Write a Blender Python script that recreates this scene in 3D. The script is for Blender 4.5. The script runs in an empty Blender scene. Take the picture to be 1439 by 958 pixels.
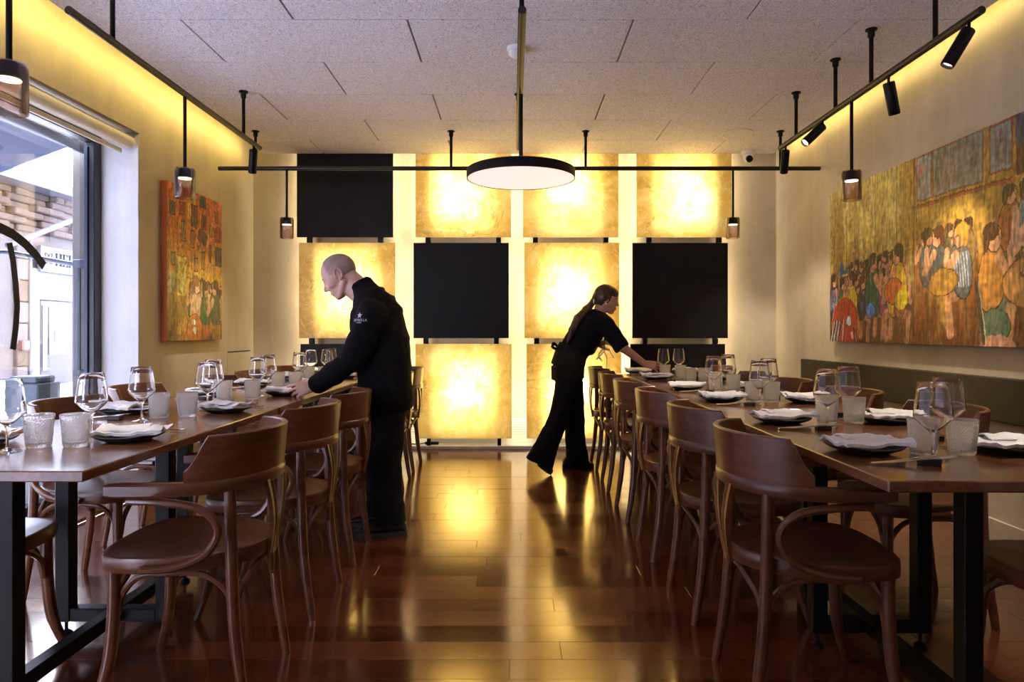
import bpy, bmesh, math, random
import numpy as np
from mathutils import Vector, Matrix, noise as mnoise

random.seed(7)
np.random.seed(7)
S = bpy.context.scene
COL = S.collection
PI = math.pi

# ------------------------------------------------------------------ camera
F = 960.0                     # focal length in pixels of the 1439 px wide frame
CX, CY, CH = 721.0, 465.0, 1.1
cam_d = bpy.data.cameras.new('camera')
cam_d.sensor_width = 36.0
cam_d.lens = F / 1439 * 36
cam_d.shift_x = (719.5 - CX) / 1439
cam_d.shift_y = -(479.0 - CY) / 1439
cam_d.clip_start = 0.05
cam = bpy.data.objects.new('camera', cam_d)
COL.objects.link(cam)
cam.location = (0, 0, CH)
cam.rotation_euler = (PI / 2, 0, 0)
S.camera = cam

# ------------------------------------------------------------------ world and exposure
S.view_settings.view_transform = 'Standard'
S.view_settings.look = 'None'
S.view_settings.gamma = 1.0
S.view_settings.use_curve_mapping = False
S.view_settings.exposure = 0.72
world = bpy.data.worlds.new('world')
S.world = world
world.use_nodes = True
bg = world.node_tree.nodes['Background']
bg.inputs[0].default_value = (0.76, 0.79, 1.0, 1)
bg.inputs[1].default_value = 17.0

# room dimensions (metres, camera stands at the origin looking along +Y)
XL, XR = -2.48, 2.51          # side walls
YB, YF = 6.52, -1.6           # back wall, wall behind the viewer
H = 2.73                      # underside of the hung acoustic ceiling
HT = 3.02                     # slab above it; the walls run on up behind its edges
CX0, CX1, CY1 = -2.295, 2.40, 6.285   # edges of the hung ceiling
WX = -2.76                    # glass plane
WY0, WY1, WZ0, WZ1 = -1.3, 4.53, 0.06, 2.33  # unseen near end of the window is lengthened to let in more daylight

pl = bpy.data.lights.new('window_portal', 'AREA')
pl.shape = 'RECTANGLE'; pl.size = WY1 - WY0; pl.size_y = WZ1 - WZ0
pl.cycles.is_portal = True
po = bpy.data.objects.new('window_portal', pl)
COL.objects.link(po)
po.location = (WX - 0.12, (WY0 + WY1) / 2, (WZ0 + WZ1) / 2)
po.rotation_euler = (PI / 2, 0, -PI / 2)


def P(x, y, Y):
    """survey: the world point at depth Y seen at photograph pixel x, y"""
    return Vector(((x - CX) * Y / F, Y, CH - (y - CY) * Y / F))


# ------------------------------------------------------------------ materials
def nt(name):
    m = bpy.data.materials.new(name)
    m.use_nodes = True
    n = m.node_tree
    b = n.nodes['Principled BSDF']
    return m, n, b


def node(n, t, **k):
    o = n.nodes.new(t)
    for a, v in k.items():
        if hasattr(o, a):
            setattr(o, a, v)
        else:
            o.inputs[a.replace('_', ' ')].default_value = v
    return o


def ramp(n, stops):
    r = n.nodes.new('ShaderNodeValToRGB')
    e = r.color_ramp.elements
    while len(e) < len(stops):
        e.new(0.5)
    for i, (p, c) in enumerate(stops):
        e[i].position = p
        e[i].color = (*c, 1)
    return r


def coords(n, scale=(1, 1, 1), kind='Object'):
    t = n.nodes.new('ShaderNodeTexCoord')
    mp = n.nodes.new('ShaderNodeMapping')
    mp.inputs['Scale'].default_value = scale
    n.links.new(t.outputs[kind], mp.inputs[0])
    return mp.outputs[0]


def mat(name, c1, c2=None, scale=(8, 8, 8), rough=0.5, metal=0.0, detail=4, bump=0.0, bscale=None,
        coat=0.0, coat_rough=0.1, spec=0.5, lo=0.35, hi=0.65, sheen=0.0, rand=0.0, distort=0.0, kind='Object'):
    m, n, b = nt(name)
    b.inputs['Roughness'].default_value = rough
    b.inputs['Metallic'].default_value = metal
    b.inputs['Coat Weight'].default_value = coat
    b.inputs['Coat Roughness'].default_value = coat_rough
    b.inputs['Specular IOR Level'].default_value = spec
    b.inputs['Sheen Weight'].default_value = sheen
    if c2 is None:
        c2 = tuple(x * 0.85 for x in c1)
    co = coords(n, scale, kind)
    if rand:
        oi = n.nodes.new('ShaderNodeObjectInfo')
        ml = node(n, 'ShaderNodeVectorMath', operation='SCALE')
        cb = n.nodes.new('ShaderNodeCombineXYZ')
        for i in range(3):
            n.links.new(oi.outputs['Random'], cb.inputs[i])
        n.links.new(cb.outputs[0], ml.inputs[0])
        ml.inputs['Scale'].default_value = 37.0
        ad = node(n, 'ShaderNodeVectorMath', operation='ADD')
        n.links.new(co, ad.inputs[0]); n.links.new(ml.outputs[0], ad.inputs[1])
        co = ad.outputs[0]
    t = node(n, 'ShaderNodeTexNoise', Scale=1.0, Detail=detail, Roughness=0.6, Distortion=distort)
    n.links.new(co, t.inputs['Vector'])
    r = ramp(n, [(lo, c1), (hi, c2)])
    n.links.new(t.outputs[0], r.inputs[0])
    out = r.outputs[0]
    if rand:
        hs = n.nodes.new('ShaderNodeHueSaturation')
        mr = node(n, 'ShaderNodeMapRange')
        mr.inputs['To Min'].default_value = 1 - rand
        mr.inputs['To Max'].default_value = 1 + rand
        n.links.new(oi.outputs['Random'], mr.inputs[0])
        n.links.new(mr.outputs[0], hs.inputs['Value'])
        n.links.new(out, hs.inputs['Color'])
        out = hs.outputs[0]
    n.links.new(out, b.inputs['Base Color'])
    if bump:
        t2 = t
        if bscale:
            t2 = node(n, 'ShaderNodeTexNoise', Scale=1.0, Detail=3)
            n.links.new(coords(n, bscale, kind), t2.inputs['Vector'])
        bp = node(n, 'ShaderNodeBump', Strength=bump, Distance=0.01)
        n.links.new(t2.outputs[0], bp.inputs['Height'])
        n.links.new(bp.outputs[0], b.inputs['Normal'])
    return m


def emit_mat(name, col, strength):
    m, n, b = nt(name)
    b.inputs['Base Color'].default_value = (*col, 1)
    b.inputs['Emission Color'].default_value = (*col, 1)
    b.inputs['Emission Strength'].default_value = strength
    return m


def glass_mat(name, col=(1, 1, 1), rough=0.0, ior=1.45):
    m, n, b = nt(name)
    b.inputs['Base Color'].default_value = (*col, 1)
    b.inputs['Roughness'].default_value = rough
    b.inputs['IOR'].default_value = ior
    b.inputs['Transmission Weight'].default_value = 1.0
    return m


def pane_mat(name, tint=(0.95, 0.97, 1.0), refl=0.5):
    m, n, b = nt(name)
    n.nodes.remove(b)
    tr = node(n, 'ShaderNodeBsdfTransparent'); tr.inputs[0].default_value = (*tint, 1)
    gl = node(n, 'ShaderNodeBsdfGlossy'); gl.inputs['Roughness'].default_value = 0.02
    fr = node(n, 'ShaderNodeFresnel'); fr.inputs[0].default_value = 1.45
    ml = node(n, 'ShaderNodeMath', operation='MULTIPLY'); ml.inputs[1].default_value = refl
    mx = node(n, 'ShaderNodeMixShader')
    n.links.new(fr.outputs[0], ml.inputs[0]); n.links.new(ml.outputs[0], mx.inputs[0])
    n.links.new(tr.outputs[0], mx.inputs[1]); n.links.new(gl.outputs[0], mx.inputs[2])
    n.links.new(mx.outputs[0], n.nodes['Material Output'].inputs[0])
    return m


def onyx_mat(name):
    m, n, b = nt(name)
    oi = n.nodes.new('ShaderNodeObjectInfo')
    cb = n.nodes.new('ShaderNodeCombineXYZ')
    for i in range(3):
        n.links.new(oi.outputs['Random'], cb.inputs[i])
    sc = node(n, 'ShaderNodeVectorMath', operation='SCALE'); sc.inputs['Scale'].default_value = 53.0
    n.links.new(cb.outputs[0], sc.inputs[0])
    ad = node(n, 'ShaderNodeVectorMath', operation='ADD')
    n.links.new(coords(n), ad.inputs[0]); n.links.new(sc.outputs[0], ad.inputs[1])
    big = node(n, 'ShaderNodeTexNoise', Scale=3.2, Detail=8, Roughness=0.62, Distortion=0.7)
    n.links.new(ad.outputs[0], big.inputs['Vector'])
    r1 = ramp(n, [(0.30, (0.58, 0.37, 0.085)), (0.50, (0.80, 0.60, 0.19)), (0.72, (0.93, 0.80, 0.40))])
    n.links.new(big.outputs[0], r1.inputs[0])
    # fine pale veins: the zero line of a distorted noise
    vn = node(n, 'ShaderNodeTexNoise', Scale=5.5, Detail=8, Roughness=0.62, Distortion=1.3)
    n.links.new(ad.outputs[0], vn.inputs['Vector'])
    s1 = node(n, 'ShaderNodeMath', operation='SUBTRACT'); s1.inputs[1].default_value = 0.5
    n.links.new(vn.outputs[0], s1.inputs[0])
    a1 = node(n, 'ShaderNodeMath', operation='ABSOLUTE'); n.links.new(s1.outputs[0], a1.inputs[0])
    r2 = ramp(n, [(0.0, (1, 1, 1)), (0.022, (0, 0, 0))])
    n.links.new(a1.outputs[0], r2.inputs[0])
    mx = node(n, 'ShaderNodeMix', data_type='RGBA')
    vm = node(n, 'ShaderNodeMath', operation='MULTIPLY'); vm.inputs[1].default_value = 0.6
    n.links.new(r2.outputs[0], vm.inputs[0]); n.links.new(vm.outputs[0], mx.inputs[0])
    n.links.new(r1.outputs[0], mx.inputs[6])
    mx.inputs[7].default_value = (0.98, 0.88, 0.58, 1)
    # rusty cracks
    ck = node(n, 'ShaderNodeTexNoise', Scale=2.1, Detail=5, Distortion=1.0)
    n.links.new(ad.outputs[0], ck.inputs['Vector'])
    s2 = node(n, 'ShaderNodeMath', operation='SUBTRACT'); s2.inputs[1].default_value = 0.36
    n.links.new(ck.outputs[0], s2.inputs[0])
    a2 = node(n, 'ShaderNodeMath', operation='ABSOLUTE'); n.links.new(s2.outputs[0], a2.inputs[0])
    r3 = ramp(n, [(0.0, (1, 1, 1)), (0.012, (0, 0, 0))])
    n.links.new(a2.outputs[0], r3.inputs[0])
    mx2 = node(n, 'ShaderNodeMix', data_type='RGBA')
    ml = node(n, 'ShaderNodeMath', operation='MULTIPLY'); ml.inputs[1].default_value = 0.55
    n.links.new(r3.outputs[0], ml.inputs[0])
    n.links.new(ml.outputs[0], mx2.inputs[0]); n.links.new(mx.outputs[2], mx2.inputs[6])
    mx2.inputs[7].default_value = (0.25, 0.12, 0.03, 1)
    tl = node(n, 'ShaderNodeBsdfTranslucent')
    n.links.new(mx2.outputs[2], tl.inputs[0])
    n.links.new(mx2.outputs[2], b.inputs['Base Color'])
    b.inputs['Roughness'].default_value = 0.3
    ms = node(n, 'ShaderNodeMixShader'); ms.inputs[0].default_value = 0.75
    n.links.new(b.outputs[0], ms.inputs[1]); n.links.new(tl.outputs[0], ms.inputs[2])
    n.links.new(ms.outputs[0], n.nodes['Material Output'].inputs[0])
    return m


def wood_floor_mat(name):
    m, n, b = nt(name)
    oi = n.nodes.new('ShaderNodeObjectInfo')
    cb = n.nodes.new('ShaderNodeCombineXYZ')
    for i in range(3):
        n.links.new(oi.outputs['Random'], cb.inputs[i])
    sc = node(n, 'ShaderNodeVectorMath', operation='SCALE'); sc.inputs['Scale'].default_value = 91.0
    n.links.new(cb.outputs[0], sc.inputs[0])
    ad = node(n, 'ShaderNodeVectorMath', operation='ADD')
    n.links.new(coords(n, (2.2, 26, 26)), ad.inputs[0]); n.links.new(sc.outputs[0], ad.inputs[1])
    g = node(n, 'ShaderNodeTexNoise', Scale=1.0, Detail=6, Roughness=0.65, Distortion=0.6)
    n.links.new(ad.outputs[0], g.inputs['Vector'])
    r = ramp(n, [(0.3, (0.068, 0.016, 0.007)), (0.52, (0.115, 0.029, 0.012)), (0.75, (0.160, 0.047, 0.018))])
    n.links.new(g.outputs[0], r.inputs[0])
    hs = n.nodes.new('ShaderNodeHueSaturation')
    mr = node(n, 'ShaderNodeMapRange'); mr.inputs['To Min'].default_value = 0.72; mr.inputs['To Max'].default_value = 1.3
    n.links.new(oi.outputs['Random'], mr.inputs[0])
    n.links.new(mr.outputs[0], hs.inputs['Value']); n.links.new(r.outputs[0], hs.inputs['Color'])
    n.links.new(hs.outputs[0], b.inputs['Base Color'])
    mr2 = node(n, 'ShaderNodeMapRange'); mr2.inputs['To Min'].default_value = 0.13; mr2.inputs['To Max'].default_value = 0.20
    n.links.new(oi.outputs['Random'], mr2.inputs[0])
    n.links.new(mr2.outputs[0], b.inputs['Roughness'])
    b.inputs['Specular IOR Level'].default_value = 1.0
    b.inputs['Coat Weight'].default_value = 0.45
    b.inputs['Specular Tint'].default_value = (1.0, 0.74, 0.48, 1)
    b.inputs['Coat Tint'].default_value = (1.0, 0.93, 0.84, 1)
    b.inputs['Coat Roughness'].default_value = 0.11
    b.inputs['Coat IOR'].default_value = 1.6
    bp = node(n, 'ShaderNodeBump', Strength=0.08, Distance=0.002)
    n.links.new(g.outputs[0], bp.inputs['Height']); n.links.new(bp.outputs[0], b.inputs['Normal'])
    return m


def tile_mat(name):
    """wood-wool acoustic board: short tangled fibres with dark gaps"""
    m, n, b = nt(name)
    co = coords(n)
    v = node(n, 'ShaderNodeTexNoise', Scale=62, Detail=2, Roughness=0.6, Distortion=3.5)
    n.links.new(co, v.inputs['Vector'])
    v2 = node(n, 'ShaderNodeTexNoise', Scale=95, Detail=2, Roughness=0.6, Distortion=2.5)
    n.links.new(co, v2.inputs['Vector'])
    mn = node(n, 'ShaderNodeMath', operation='MINIMUM')
    n.links.new(v.outputs[0], mn.inputs[0]); n.links.new(v2.outputs[0], mn.inputs[1])
    r = ramp(n, [(0.33, (0.20, 0.19, 0.20)), (0.43, (0.66, 0.635, 0.67)), (0.58, (0.88, 0.855, 0.89))])
    n.links.new(mn.outputs[0], r.inputs[0])
    n.links.new(r.outputs[0], b.inputs['Base Color'])
    b.inputs['Roughness'].default_value = 0.95
    bp = node(n, 'ShaderNodeBump', Strength=0.5, Distance=0.006)
    n.links.new(mn.outputs[0], bp.inputs['Height']); n.links.new(bp.outputs[0], b.inputs['Normal'])
    return m


def plaster_mat(name, c1, c2):
    m, n, b = nt(name)
    co = coords(n)
    t = node(n, 'ShaderNodeTexNoise', Scale=1.6, Detail=9, Roughness=0.62, Distortion=0.5)
    n.links.new(co, t.inputs['Vector'])
    r = ramp(n, [(0.32, c1), (0.68, c2)])
    n.links.new(t.outputs[0], r.inputs[0])
    st = node(n, 'ShaderNodeTexNoise', Scale=1.0, Detail=7, Roughness=0.7)
    n.links.new(coords(n, (9, 9, 1.3)), st.inputs['Vector'])
    r2 = ramp(n, [(0.42, (0.80, 0.79, 0.76)), (0.56, (1, 1, 1))])
    n.links.new(st.outputs[0], r2.inputs[0])
    mx = node(n, 'ShaderNodeMix', data_type='RGBA', blend_type='MULTIPLY'); mx.inputs[0].default_value = 0.32
    n.links.new(r.outputs[0], mx.inputs[6]); n.links.new(r2.outputs[0], mx.inputs[7])
    n.links.new(mx.outputs[2], b.inputs['Base Color'])
    b.inputs['Roughness'].default_value = 0.6
    b.inputs['Specular IOR Level'].default_value = 0.3
    bp = node(n, 'ShaderNodeBump', Strength=0.12, Distance=0.01)
    n.links.new(t.outputs[0], bp.inputs['Height']); n.links.new(bp.outputs[0], b.inputs['Normal'])
    return m


def paint_mat(name):
    m, n, b = nt(name)
    a = node(n, 'ShaderNodeVertexColor'); a.layer_name = 'paint'
    t = node(n, 'ShaderNodeTexNoise', Scale=70, Detail=4, Roughness=0.7)
    n.links.new(coords(n, (1, 1, 0.35)), t.inputs['Vector'])
    mx = node(n, 'ShaderNodeMix', data_type='RGBA', blend_type='OVERLAY'); mx.inputs[0].default_value = 0.35
    n.links.new(a.outputs[0], mx.inputs[6]); n.links.new(t.outputs[0], mx.inputs[7])
    n.links.new(mx.outputs[2], b.inputs['Base Color'])
    b.inputs['Roughness'].default_value = 0.42
    bp = node(n, 'ShaderNodeBump', Strength=0.35, Distance=0.004)
    n.links.new(t.outputs[0], bp.inputs['Height']); n.links.new(bp.outputs[0], b.inputs['Normal'])
    return m


M = {}
M['wall'] = plaster_mat('sand_plaster', (0.43, 0.36, 0.25), (0.56, 0.48, 0.355))
M['jamb'] = plaster_mat('white_plaster', (0.66, 0.65, 0.66), (0.76, 0.75, 0.76))
M['white'] = mat('white_paint', (0.78, 0.76, 0.72), rough=0.4)
M['plastic'] = mat('white_plastic', (0.80, 0.78, 0.76), rough=0.35)
M['tile'] = tile_mat('wood_wool_board')
M['dark'] = mat('dark_void', (0.03, 0.028, 0.027), rough=0.9)
M['plank'] = wood_floor_mat('varnished_dark_parquet')
M['black'] = mat('matt_black_metal', (0.006, 0.0055, 0.0065), (0.009, 0.008, 0.009), rough=0.4, spec=0.14)
M['rail'] = mat('satin_black_rail', (0.012, 0.011, 0.010), (0.017, 0.015, 0.013), rough=0.4, spec=0.35)
M['panel'] = mat('black_panel_lacquer', (0.008, 0.0065, 0.007), (0.011, 0.009, 0.009), rough=0.5, spec=0.15)
M['onyx'] = onyx_mat('honey_onyx')
M['led'] = emit_mat('warm_led', (1.0, 0.86, 0.62), 6.0)
M['ledyellow'] = emit_mat('yellow_led', (1.0, 0.76, 0.24), 3.0)
M['diffuser'] = emit_mat('opal_diffuser', (1.0, 0.86, 0.83), 0.43)
M['table'] = mat('walnut_table_top', (0.13, 0.043, 0.017), (0.21, 0.080, 0.034), scale=(22, 1.6, 22), rough=0.2,
                 coat=0.35, coat_rough=0.12, detail=6, distort=0.6, bump=0.03, rand=0.08)
M['chair'] = mat('brown_bentwood', (0.092, 0.026, 0.010), (0.150, 0.050, 0.020), scale=(5, 5, 34), rough=0.31,
                 coat=0.12, coat_rough=0.2, detail=5, distort=0.8, rand=0.12)
M['chairflat'] = mat('brown_bent_plywood', (0.092, 0.026, 0.010), (0.155, 0.052, 0.021), scale=(9, 9, 60), rough=0.32,
                     coat=0.10, coat_rough=0.22, detail=5, distort=0.5, rand=0.12)
M['frame'] = mat('anthracite_window_frame', (0.016, 0.017, 0.022), rough=0.35)
M['pane'] = pane_mat('window_pane', (0.95, 0.97, 1.0), 0.3)
M['shade'] = mat('cream_blind', (0.82, 0.76, 0.60), rough=0.5)
M['decal'] = mat('dark_vinyl', (0.022, 0.018, 0.024), rough=0.6, spec=0.15)
M['glass'] = glass_mat('clear_wine_glass')
M['tumbler'] = glass_mat('cut_tumbler_glass', (0.99, 0.99, 0.99), 0.03)
_n = M['tumbler'].node_tree
_tl = node(_n, 'ShaderNodeBsdfTranslucent'); _tl.inputs[0].default_value = (0.9, 0.9, 0.9, 1)
_df = node(_n, 'ShaderNodeBsdfDiffuse'); _df.inputs[0].default_value = (0.85, 0.85, 0.86, 1)
_m1 = node(_n, 'ShaderNodeMixShader'); _m1.inputs[0].default_value = 0.35
_m2 = node(_n, 'ShaderNodeMixShader'); _m2.inputs[0].default_value = 0.20
_n.links.new(_tl.outputs[0], _m1.inputs[1]); _n.links.new(_df.outputs[0], _m1.inputs[2])
_n.links.new(_n.nodes['Principled BSDF'].outputs[0], _m2.inputs[1]); _n.links.new(_m1.outputs[0], _m2.inputs[2])
_n.links.new(_m2.outputs[0], _n.nodes['Material Output'].inputs[0])
M['smoke'] = pane_mat('smoked_lamp_glass', (0.86, 0.78, 0.74), 0.8)
M['plate'] = mat('black_stoneware', (0.012, 0.012, 0.013), (0.02, 0.02, 0.021), rough=0.35)
M['napkin'] = mat('white_linen', (0.80, 0.775, 0.765), (0.86, 0.84, 0.83), scale=(30, 30, 30), rough=0.9, bump=0.1, bscale=(400, 400, 400))
M['thincloth'], _n, _b = nt('thin_white_cloth')
_b.inputs['Base Color'].default_value = (0.88, 0.86, 0.82, 1); _b.inputs['Roughness'].default_value = 0.9
_tl = node(_n, 'ShaderNodeBsdfTranslucent'); _tl.inputs[0].default_value = (0.95, 0.93, 0.88, 1)
_m1 = node(_n, 'ShaderNodeMixShader'); _m1.inputs[0].default_value = 0.8
_n.links.new(_b.outputs[0], _m1.inputs[1]); _n.links.new(_tl.outputs[0], _m1.inputs[2]); _n.links.new(_m1.outputs[0], _n.nodes['Material Output'].inputs[0])
M['steel'] = mat('polished_steel', (0.62, 0.61, 0.60), rough=0.16, metal=1.0)
M['rest'] = mat('black_slate_block', (0.02, 0.018, 0.018), (0.03, 0.028, 0.027), rough=0.5)
M['bench'] = mat('olive_upholstery', (0.034, 0.025, 0.007), (0.044, 0.033, 0.010), scale=(40, 40, 40), rough=0.8, bump=0.1)
M['paint'] = paint_mat('oil_paint')
M['skin'] = mat('skin', (0.50, 0.27, 0.20), (0.58, 0.33, 0.25), scale=(14, 14, 14), rough=0.5)
M['skin2'] = mat('tanned_skin', (0.42, 0.21, 0.13), (0.48, 0.25, 0.16), scale=(14, 14, 14), rough=0.5)
M['stubble'] = mat('shaved_hair', (0.27, 0.18, 0.155), (0.34, 0.225, 0.19), scale=(60, 60, 60), rough=0.75)
M['beard'] = mat('beard_stubble', (0.30, 0.17, 0.13), (0.36, 0.20, 0.15), scale=(60, 60, 60), rough=0.7)
M['hair'] = mat('long_brown_hair', (0.030, 0.014, 0.008), (0.085, 0.040, 0.020), scale=(60, 60, 9), rough=0.35, detail=6)
M['cloth'] = mat('black_cotton', (0.006, 0.005, 0.006), (0.010, 0.009, 0.0105), scale=(20, 20, 20), rough=0.9, spec=0.09, bump=0.25)
M['trouser'] = mat('black_twill', (0.007, 0.0065, 0.0075), (0.011, 0.010, 0.011), scale=(16, 16, 16), rough=0.95, spec=0.1, bump=0.3)
M['apron'] = mat('charcoal_apron_cloth', (0.014, 0.012, 0.010), (0.02, 0.017, 0.014), scale=(20, 20, 20), rough=0.95, spec=0.1, bump=0.3)
M['leather'] = mat('black_leather', (0.012, 0.011, 0.011), (0.02, 0.018, 0.018), rough=0.38)
M['sole'] = mat('black_rubber', (0.022, 0.02, 0.02), rough=0.6)
M['thread'] = mat('lilac_white_thread', (0.62, 0.58, 0.72), rough=0.8)
M['eye'] = mat('eye_white', (0.65, 0.6, 0.58), rough=0.2)
M['brow'] = mat('eyebrow_hair', (0.06, 0.035, 0.025), rough=0.8)
M['lip'] = mat('lip_skin', (0.40, 0.15, 0.12), rough=0.45)
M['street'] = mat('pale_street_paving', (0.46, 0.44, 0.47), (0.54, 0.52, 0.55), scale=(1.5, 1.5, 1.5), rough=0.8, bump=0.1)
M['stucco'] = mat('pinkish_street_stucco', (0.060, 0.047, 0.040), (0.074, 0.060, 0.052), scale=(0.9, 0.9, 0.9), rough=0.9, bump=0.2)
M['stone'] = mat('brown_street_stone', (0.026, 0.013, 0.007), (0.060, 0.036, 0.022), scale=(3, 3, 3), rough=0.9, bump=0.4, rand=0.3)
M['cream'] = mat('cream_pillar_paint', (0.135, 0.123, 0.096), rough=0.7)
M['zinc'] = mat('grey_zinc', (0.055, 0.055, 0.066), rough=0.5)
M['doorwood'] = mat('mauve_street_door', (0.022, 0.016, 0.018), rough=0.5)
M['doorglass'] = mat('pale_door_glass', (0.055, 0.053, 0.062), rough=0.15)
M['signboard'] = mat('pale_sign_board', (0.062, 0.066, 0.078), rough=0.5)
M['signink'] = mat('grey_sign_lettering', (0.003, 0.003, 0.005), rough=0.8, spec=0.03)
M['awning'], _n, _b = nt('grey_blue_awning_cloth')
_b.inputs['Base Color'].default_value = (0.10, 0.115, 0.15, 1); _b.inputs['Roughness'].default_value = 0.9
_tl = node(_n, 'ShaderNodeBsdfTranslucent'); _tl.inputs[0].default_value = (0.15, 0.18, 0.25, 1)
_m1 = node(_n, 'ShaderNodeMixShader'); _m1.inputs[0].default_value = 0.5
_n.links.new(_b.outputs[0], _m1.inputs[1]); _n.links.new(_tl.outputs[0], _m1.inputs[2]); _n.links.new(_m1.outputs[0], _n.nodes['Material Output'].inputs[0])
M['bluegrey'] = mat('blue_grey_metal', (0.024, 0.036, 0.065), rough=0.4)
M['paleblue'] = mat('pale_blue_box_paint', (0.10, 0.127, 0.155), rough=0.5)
M['red'] = mat('red_enamel', (0.075, 0.016, 0.015), rough=0.5)


# ------------------------------------------------------------------ mesh helpers
class MB:
    def __init__(s):
        s.v, s.f = [], []

    def add(s, vs, fs):
        o = len(s.v)
        s.v += [tuple(p) for p in vs]
        s.f += [tuple(i + o for i in f) for f in fs]
        return s

    def box(s, c, d, bev=0.0, rot=None, seg=1):
        bm = bmesh.new()
        bmesh.ops.create_cube(bm, size=1)
        for v in bm.verts:
            v.co = Vector((v.co.x * d[0], v.co.y * d[1], v.co.z * d[2]))
        if bev:
            bmesh.ops.bevel(bm, geom=bm.edges[:], offset=min(bev, min(d) * 0.45), segments=seg, affect='EDGES', profile=0.7)
        bm.verts.index_update()
        c = Vector(c)
        vs = [(rot @ v.co if rot else v.co) + c for v in bm.verts]
        s.add(vs, [[v.index for v in f.verts] for f in bm.faces])
        bm.free()
        return s

    def loft(s, rings, cap=True, close=False):
        n = len(rings[0])
        vs = [p for r in rings for p in r]
        fs = []
        m = len(rings)
        for i in range(m if close else m - 1):
            j = (i + 1) % m
            for k in range(n):
                l = (k + 1) % n
                fs.append((i * n + k, i * n + l, j * n + l, j * n + k))
        if cap and not close:
            fs.append(tuple(range(n - 1, -1, -1)))
            fs.append(tuple((m - 1) * n + k for k in range(n)))
        return s.add(vs, fs)

    def tube(s, pts, r, n=8, cap=True, ref=None, close=False):
        """round or oval tube along pts; r a number, a list, or a list of (ra, rb) with rb along ref"""
        pts = [Vector(p) for p in pts]
        m = len(pts)
        rings = []
        u = None
        for i, p in enumerate(pts):
            if close:
                t = (pts[(i + 1) % m] - pts[i - 1]).normalized()
            else:
                t = (pts[min(i + 1, m - 1)] - pts[max(i - 1, 0)]).normalized()
            if ref is not None:
                b = Vector(ref)
                u = b.cross(t)
                if u.length < 1e-5:
                    u = t.orthogonal()
                u.normalize()
            elif u is None:
                u = t.orthogonal().normalized()
            else:
                u = (u - t * u.dot(t)).normalized()
            w = t.cross(u).normalized()
            ri = r[i] if isinstance(r, (list, tuple)) else r
            ra, rb = ri if isinstance(ri, (list, tuple)) else (ri, ri)
            rings.append([p + u * (ra * math.cos(2 * PI * k / n)) + w * (rb * math.sin(2 * PI * k / n)) for k in range(n)])
        return s.loft(rings, cap, close)

    def lathe(s, prof, n=24, c=(0, 0, 0), cap=False):
        c = Vector(c)
        rings = [[c + Vector((r * math.cos(2 * PI * k / n), r * math.sin(2 * PI * k / n), z)) for k in range(n)] for r, z in prof]
        return s.loft(rings, cap)

    def sphere(s, c, r, n=12, axes=None):
        """r number or 3 radii along axes"""
        c = Vector(c)
        r = r if isinstance(r, (list, tuple)) else (r, r, r)
        ax = axes or (Vector((1, 0, 0)), Vector((0, 1, 0)), Vector((0, 0, 1)))
        m = n // 2
        rings = []
        for i in range(1, m):
            th = PI * i / m
            rings.append([c + ax[0] * (r[0] * math.sin(th) * math.cos(2 * PI * k / n)) + ax[1] * (r[1] * math.sin(th) * math.sin(2 * PI * k / n))
                          + ax[2] * (r[2] * -math.cos(th)) for k in range(n)])
        o = len(s.v)
        s.loft(rings, cap=False)
        s.v += [tuple(c - ax[2] * r[2]), tuple(c + ax[2] * r[2])]
        a, b = len(s.v) - 2, len(s.v) - 1
        for k in range(n):
            l = (k + 1) % n
            s.f.append((a, o + l, o + k))
            e = o + (m - 2) * n
            s.f.append((b, e + k, e + l))
        return s

    def capsule(s, a, b, ra, rb, n=12):
        a, b = Vector(a), Vector(b)
        s.sphere(a, ra, n); s.sphere(b, rb, n)
        if (b - a).length > 1e-4:
            s.tube([a, b], [ra, rb], n)
        return s

    def chain(s, pts, rs, n=12):
        for i in range(len(pts) - 1):
            s.capsule(pts[i], pts[i + 1], rs[i], rs[i + 1], n)
        return s

    def prism(s, poly, d):
        """poly: list of 3-D points (planar), extruded by vector d"""
        d = Vector(d)
        a = [Vector(p) for p in poly]
        n = len(a)
        vs = a + [p + d for p in a]
        fs = [tuple(range(n - 1, -1, -1)), tuple(range(n, 2 * n))]
        fs += [(k, (k + 1) % n, n + (k + 1) % n, n + k) for k in range(n)]
        return s.add(vs, fs)

    def mesh(s, name, m, smooth=True, angle=40):
        me = bpy.data.meshes.new(name)
        me.from_pydata(s.v, [], s.f)
        bm = bmesh.new(); bm.from_mesh(me)
        bmesh.ops.recalc_face_normals(bm, faces=bm.faces[:])
        if smooth:
            lim = math.radians(angle)
            for f in bm.faces:
                f.smooth = True
            for e in bm.edges:
                if len(e.link_faces) == 2 and e.calc_face_angle(0) > lim:
                    e.smooth = False
        bm.to_mesh(me); bm.free()
        me.materials.append(M[m] if isinstance(m, str) else m)
        return me


def place(name, me, parent=None, loc=None, rot=None):
    o = bpy.data.objects.new(name, me)
    COL.objects.link(o)
    if parent is not None:
        o.parent = parent
    if loc is not None:
        o.location = loc
    if rot is not None:
        o.rotation_euler = rot
    return o


def obj(name, mb, m, parent=None, smooth=True, loc=None, rot=None, angle=40):
    return place(name, mb.mesh(name, m, smooth, angle), parent, loc, rot)


def tag(o, label=None, cat=None, group=None, kind=None):
    if label: o['label'] = label
    if cat: o['category'] = cat
    if group: o['group'] = group
    if kind: o['kind'] = kind
    return o


def thing(name, label, cat, loc=(0, 0, 0), rz=0.0, group=None):
    o = bpy.data.objects.new(name, None)
    COL.objects.link(o)
    o.empty_display_size = 0.1
    o.location = loc
    o.rotation_euler = (0, 0, rz)
    return tag(o, label, cat, group)


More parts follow.
